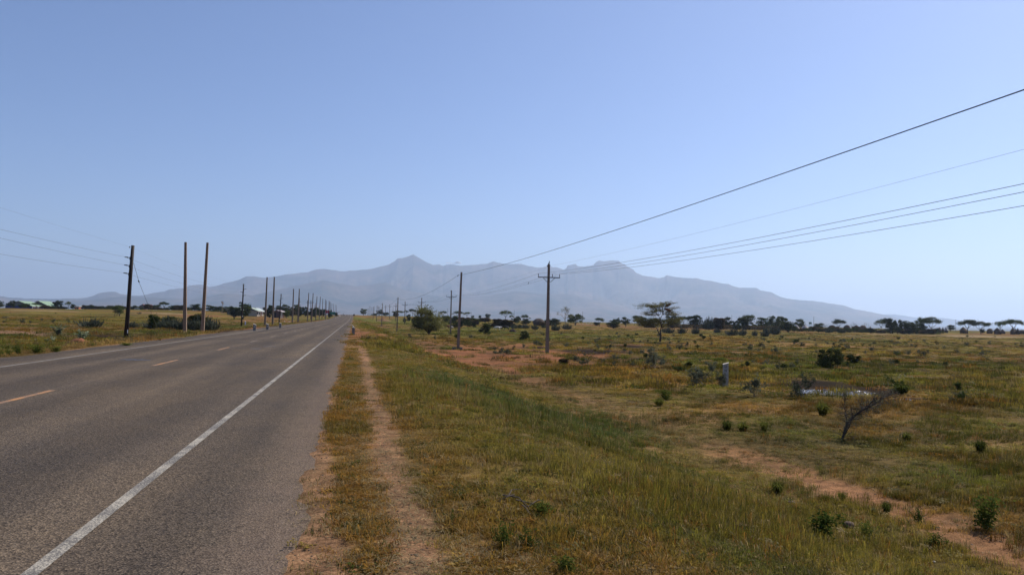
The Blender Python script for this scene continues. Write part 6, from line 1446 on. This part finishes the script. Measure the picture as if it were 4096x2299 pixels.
def kiosk(label, x0, x1, y0, y1, D, roofm, upm, lowm):
    sc = D / F; p = ground_at((x0 + x1) / 2, D); by = proj(p)[1]; W_ = (x1 - x0) * sc / 2; H = (by - y0) * sc
    o = thing('kiosk', label, 'kiosk', p, ang)
    mb = MB(); mb.box((-.12 * W_, 0, H * .28), (W_ * .80, 1.4, H * .30)); mb.build('wall', lowm, o); mb = MB(); mb.box((-.12 * W_, 0, H * .70), (W_ * .78, 1.35, H * .12)); mb.build('upper_wall', upm, o)
    mb = MB(); mb.box((0, 0, H * .92), (W_ * 1.02, 1.8, H * .07)); mb.build('roof', roofm, o); mb = MB(); mb.box((.2 * W_, -1.42, H * .3), (W_ * .22, .05, H * .22)); mb.build('door', dark, o)
kiosk('small white roofed kiosk with an orange lower wall in the left field', 302, 322, 1224, 1239, 560, M['white'], plain('cream_upper', (.6, .5, .4)), plain('orange_wall', (.36, .12, .06)))
kiosk('tiny pale blue hut at the left picture edge', -10, 4, 1224, 1233, 560, plain('pale_blue_roof', (.45, .5, .6)), plain('pale_blue', (.4, .46, .56)), plain('pale_blue2', (.4, .46, .56)))
# store with a flat metal roof and a water tank behind the lone acacia
p = ground_at(2600, 420); sc = 420 / F; by = proj(p)[1]
o = thing('flat_roof_store', 'long low brown building with a shining flat metal roof behind the lone acacia', 'building', p, ang)
H = (by - 1283) * sc; mb = MB(); mb.box((0, 2, H / 2 - .3), (2.5, 2.4, H / 2 + .2)); mb.build('wall', plain('store_wall', (.09, .06, .05)), o); mb = MB(); mb.add([(-2.8, -.8, H - .0), (2.8, -.8, H - .0), (2.8, 4.8, H + .55), (-2.8, 4.8, H + .55), (-2.8, -.8, H - .1), (2.8, -.8, H - .1), (2.8, 4.8, H + .45), (-2.8, 4.8, H + .45)], [(0, 1, 2, 3), (7, 6, 5, 4), (4, 5, 1, 0), (5, 6, 2, 1), (6, 7, 3, 2), (7, 4, 0, 3)])
mb.build('roof', plain('shiny_sheet', (.55, .6, .68), .25, .05, 2, metal=.7), o); mb = MB(); mb.box((1.5, -.42, H * .35), (.5, .04, H * .35)); mb.build('door', dark, o); mb = MB(); mb.box((-1.2, -.42, H * .5), (.5, .04, .4)); mb.build('window', dark, o)
p = ground_at(2624, 415); sc = 415 / F; by = proj(p)[1]; H = (by - 1271) * sc
o = thing('water_tank', 'round black water tank on a stand behind the lone acacia', 'water tank', p, ang)
mb = MB(); mb.line([(0, 0, H - 2.6), (0, 0, H - 2.5), (0, 0, H - .7), (0, 0, H - .3), (0, 0, H)], [1.4, 1.5, 1.5, 1.2, .4], 18); mb.build('tank', M['black'], o, True)
for x in (-1, 1):
    for y in (-1, 1): mb = MB(); mb.tube((x, y, -.2), (x, y, H - 2.6), .08, .08, 6); mb.build('leg', M['steel'], o)
# wind pump
p = ground_at(888.5, 480); sc = 480 / F; H = (proj(p)[1] - 1209) * sc
o = thing('wind_pump', 'slim wind pump with a small orange and white wheel above the trees', 'wind pump', p, ang)
mb = MB()
for x, y in ((-.5, -.5), (.5, -.5), (.5, .5), (-.5, .5)): mb.tube((x, y, -.1), (x * .12, y * .12, H), .06, .04, 5)
for k in range(6):
    z = H * (k + .5) / 6.5; q = .5 * (1 - z / H * .88); mb.tube((-q, -q, z), (q, -q, z + .6), .025, .025, 4); mb.tube((q, q, z), (-q, q, z + .6), .025, .025, 4)
mb.build('mast', M['bark_pale'], o)
mb = MB()
for k in range(12):
    a = 2 * math.pi * k / 12; c_, s_ = math.cos(a), math.sin(a); a2 = a + .34; mb.add([(c_ * .2, -.3, H + s_ * .2), (c_ * .75, -.32, H + s_ * .75), (math.cos(a2) * .75, -.22, H + math.sin(a2) * .75), (math.cos(a2) * .2, -.28, H + math.sin(a2) * .2)], [(0, 1, 2, 3)])
mb.cyl((0, -.27, H), .12, .08, 8, 'Y'); mb.build('wheel', plain('orange_vane', (.5, .33, .2)), o); mb = MB(); mb.box((.55, .25, H - .95), (.32, .02, .28)); mb.tube((0, -.2, H), (.5, .25, H - .8), .03, .03, 5); mb.build('tail_vane', M['white'], o)
# shelter by the road crest
p = ground_at(1349, 520); H = (proj(p)[1] - 1249) * 520 / F
o = thing('shelter', 'open flat roofed shelter at the far left end of the road', 'shelter', p, ang)
mb = MB(); mb.box((0, 0, H - .1), (1.9, 1.5, .1)); mb.build('roof', M['concrete'], o)
for x in (-1.6, 1.6):
    for y in (-1.2, 1.2): mb = MB(); mb.tube((x, y, -.2), (x, y, H - .2), .07, .07, 6); mb.build('post', M['white'], o)

# ------------------------------------------------------------------ hut village
thatch = plain('thatch', (.15, .105, .070), .95, .35, 3, bump=.5); thatch2 = plain('old_thatch', (.085, .062, .05), .95, .35, 3, bump=.5); mudw = plain('mud_wall', (.10, .06, .045), .95, .25, 2); rag = plain('pale_sheeting', (.38, .33, .30), .8, .4, 4)
def hut(label, x0, x1, top, D, kind, roofm=None, nm='thatched_hut'):
    sc = D / F; p = ground_at((x0 + x1) / 2, D); r = (x1 - x0) * sc / 2; H = max(1.7, (proj(p)[1] - top) * sc)
    o = thing(nm, label, 'hut', p, (x0 * .37) % 6.28, 'huts of the village on the right'); n = 18
    rr2 = np.random.default_rng(int(x0 * 7)); roofm = roofm or thatch
    if kind == 'cone':
        zw = H * .45; mb = MB(); mb.tube((0, 0, -.4), (0, 0, zw), r * .80, r * .78, n); mb.build('wall', mudw, o)
        v = []; f = []
        for (q, z) in ((1.02, zw - .25), (.98, zw - .12), (.62, zw + (H - zw) * .42), (.28, zw + (H - zw) * .78), (.04, H)):
            for k in range(n): a = 2 * math.pi * k / n; j = 1 + rr2.normal() * .03; v.append((math.cos(a) * q * r * j, math.sin(a) * q * r * j, z + rr2.normal() * .03))
        f = [(j * n + k, j * n + (k + 1) % n, (j + 1) * n + (k + 1) % n, (j + 1) * n + k) for j in range(4) for k in range(n)] + [tuple(range(4 * n, 5 * n))]
        mb = MB(); mb.add(v, f); mb.build('roof', roofm, o)
    else:
        v = []; f = []
        for (q, z) in ((.86, -.4), (1.0, H * .3), (.93, H * .6), (.68, H * .85), (.34, H * .97), (.05, H)):
            for k in range(n): a = 2 * math.pi * k / n; j = 1 + rr2.normal() * .035; v.append((math.cos(a) * q * r * j, math.sin(a) * q * r * j, z + rr2.normal() * .03))
        f = [(j * n + k, j * n + (k + 1) % n, (j + 1) * n + (k + 1) % n, (j + 1) * n + k) for j in range(5) for k in range(n)] + [tuple(range(5 * n, 6 * n))]
        mb = MB(); mb.add(v, f); mb.build('roof', roofm, o)
    mb = MB(); a = -o.rotation_euler.z - math.pi / 2 + rr2.uniform(-.6, .6); mb.box((math.cos(a) * r * .84, math.sin(a) * r * .84, .55), (.34, .34, .55)); mb.build('doorway', dark, o)
    return o
hl = [(2971, 2990, 1290, 'dome', thatch2, 'low dark dome hut behind the brushwood fence, left one'), (3097, 3124, 1290, 'dome', thatch, 'large grey brown dome hut behind the brushwood fence'), (3174, 3197, 1297, 'cone', rag, 'small pointed hut with pale sheeting, right of the large dark bush'), (3206, 3234, 1298, 'cone', rag, 'pointed pale patched hut below the green village sign'),
      (3312, 3346, 1300, 'dome', thatch2, 'wide low dome hut under the dark flat topped acacia'), (3374, 3402, 1299, 'dome', thatch2, 'dark dome hut right of the dark flat topped acacia'), (3414, 3436, 1300, 'dome', thatch2, 'dark dome hut beside the leafless tree'), (3438, 3466, 1300, 'dome', thatch, 'brown patched dome hut left of the short village pole'),
      (3474, 3488, 1305, 'cone', thatch, 'tiny pointed hut just right of the short village pole'), (3618, 3640, 1303, 'cone', rag, 'pale patched hut inside the village scrub'), (3748, 3768, 1308, 'cone', thatch, 'pointed hut left of the lone thin pole, first of three'), (3766, 3777, 1308, 'cone', thatch2, 'narrow pointed hut, middle of three left of the thin pole'),
      (3776, 3792, 1307, 'cone', rag, 'pointed pale hut, right of three left of the thin pole'), (3838, 3868, 1307, 'cone', thatch, 'large pointed hut right of the lone thin pole'), (3850, 3870, 1314, 'dome', thatch2, 'low dark dome in front of the large pointed hut'), (3948, 3970, 1313, 'dome', thatch, 'low brown dome between two groups of acacias'),
      (3974, 4004, 1310, 'cone', thatch2, 'dark pointed hut under the left small acacia of the far right'), (3998, 4020, 1316, 'cone', thatch2, 'dark brown hut before the trunk of the far right acacia'), (4040, 4060, 1311, 'cone', thatch, 'pointed hut right of the rightmost acacia trunk'), (4054, 4067, 1311, 'cone', thatch, 'second pointed hut right of the rightmost acacia'),
      (4064, 4078, 1312, 'cone', thatch2, 'third pointed hut right of the rightmost acacia'), (4070, 4108, 1319, 'dome', thatch2, 'long dark low hut cut by the right picture edge')]
for i, (x0, x1, t_, k_, m_, lb) in enumerate(hl): hut(lb, x0, x1, t_, 450 + (i * 17 % 30), k_, m_)
hut('brown brushwood shelter left of the nearest crossarm pole', 2132, 2179, 1273, 400, 'dome', thatch2, 'brushwood_shelter')
# brushwood fence round the homestead
rng = np.random.default_rng(4); n = 9000; t = rng.uniform(0, 1, n); A_ = ground_at(2684, 432); B_ = ground_at(3162, 415)
xy = np.array(A_)[None, :2] * (1 - t[:, None]) + np.array(B_)[None, :2] * t[:, None] + rng.normal(size=(n, 2)) * .45
hgt = 1.9 + .9 * fbm(t * 14, t * 0, 3, 3); z = zt(xy[:, 0], xy[:, 1]) + rng.uniform(0, 1, n) ** .8 * hgt
v, f = leaf_cloud(rng, np.stack([xy[:, 0], xy[:, 1], z], 1), .34, .16)
c0 = Vector(((A_.x + B_.x) / 2, (A_.y + B_.y) / 2, (A_.z + B_.z) / 2))
me = np_mesh('brushwood_fence', v - np.array(c0), f, M['leaf_brown']); o = link('brushwood_fence', me); o.location = c0; tag(o, 'long dark fence of piled thorn brushwood round the homestead', 'fence')
# small cloud peeping over the ridge
cm, nt, b = new_mat('cloud_white'); b.inputs['Base Color'].default_value = (.95, .94, .93, 1); b.inputs['Roughness'].default_value = 1
tl_ = nt.nodes.new('ShaderNodeBsdfTranslucent'); tl_.inputs['Color'].default_value = (.97, .96, .95, 1); mxs = nt.nodes.new('ShaderNodeMixShader'); mxs.inputs[0].default_value = .5
nt.links.new(b.outputs[0], mxs.inputs[1]); nt.links.new(tl_.outputs[0], mxs.inputs[2]); nt.links.new(mxs.outputs[0], nt.nodes['Material Output'].inputs['Surface'])
v = []; f = []
mb = MB(); rng = np.random.default_rng(6); sc = 24500 / F
cl = at_depth(1820, 1049, 24500)
for k in range(22):
    u = rng.uniform(-34, 24); big_ = math.exp(-((u - 12) / 9) ** 2); c = Vector((u, rng.normal() * 6, -1 - 3 * (1 - big_) + rng.uniform(0, 3) * big_)); r_ = 3.2 + 3.6 * big_ * rng.uniform(.6, 1); nU, nV = 10, 7
    vv = [(c.x + r_ * math.cos(2 * math.pi * i / nU) * math.cos(math.pi * j / (nV - 1) - math.pi / 2), c.y + r_ * math.sin(2 * math.pi * i / nU) * math.cos(math.pi * j / (nV - 1) - math.pi / 2), c.z + r_ * .7 * math.sin(math.pi * j / (nV - 1) - math.pi / 2)) for j in range(nV) for i in range(nU)]
    mb.add([(a_ * sc, b_ * sc, c_ * sc) for a_, b_, c_ in vv], [(j * nU + i, j * nU + (i + 1) % nU, (j + 1) * nU + (i + 1) % nU, (j + 1) * nU + i) for j in range(nV - 1) for i in range(nU)])
o = mb.build('cloud', cm, None, True); o.location = cl; o.rotation_euler = (0, 0, ang); tag(o, 'tiny white cloud showing above the ridge right of the pointed peak', 'cloud')
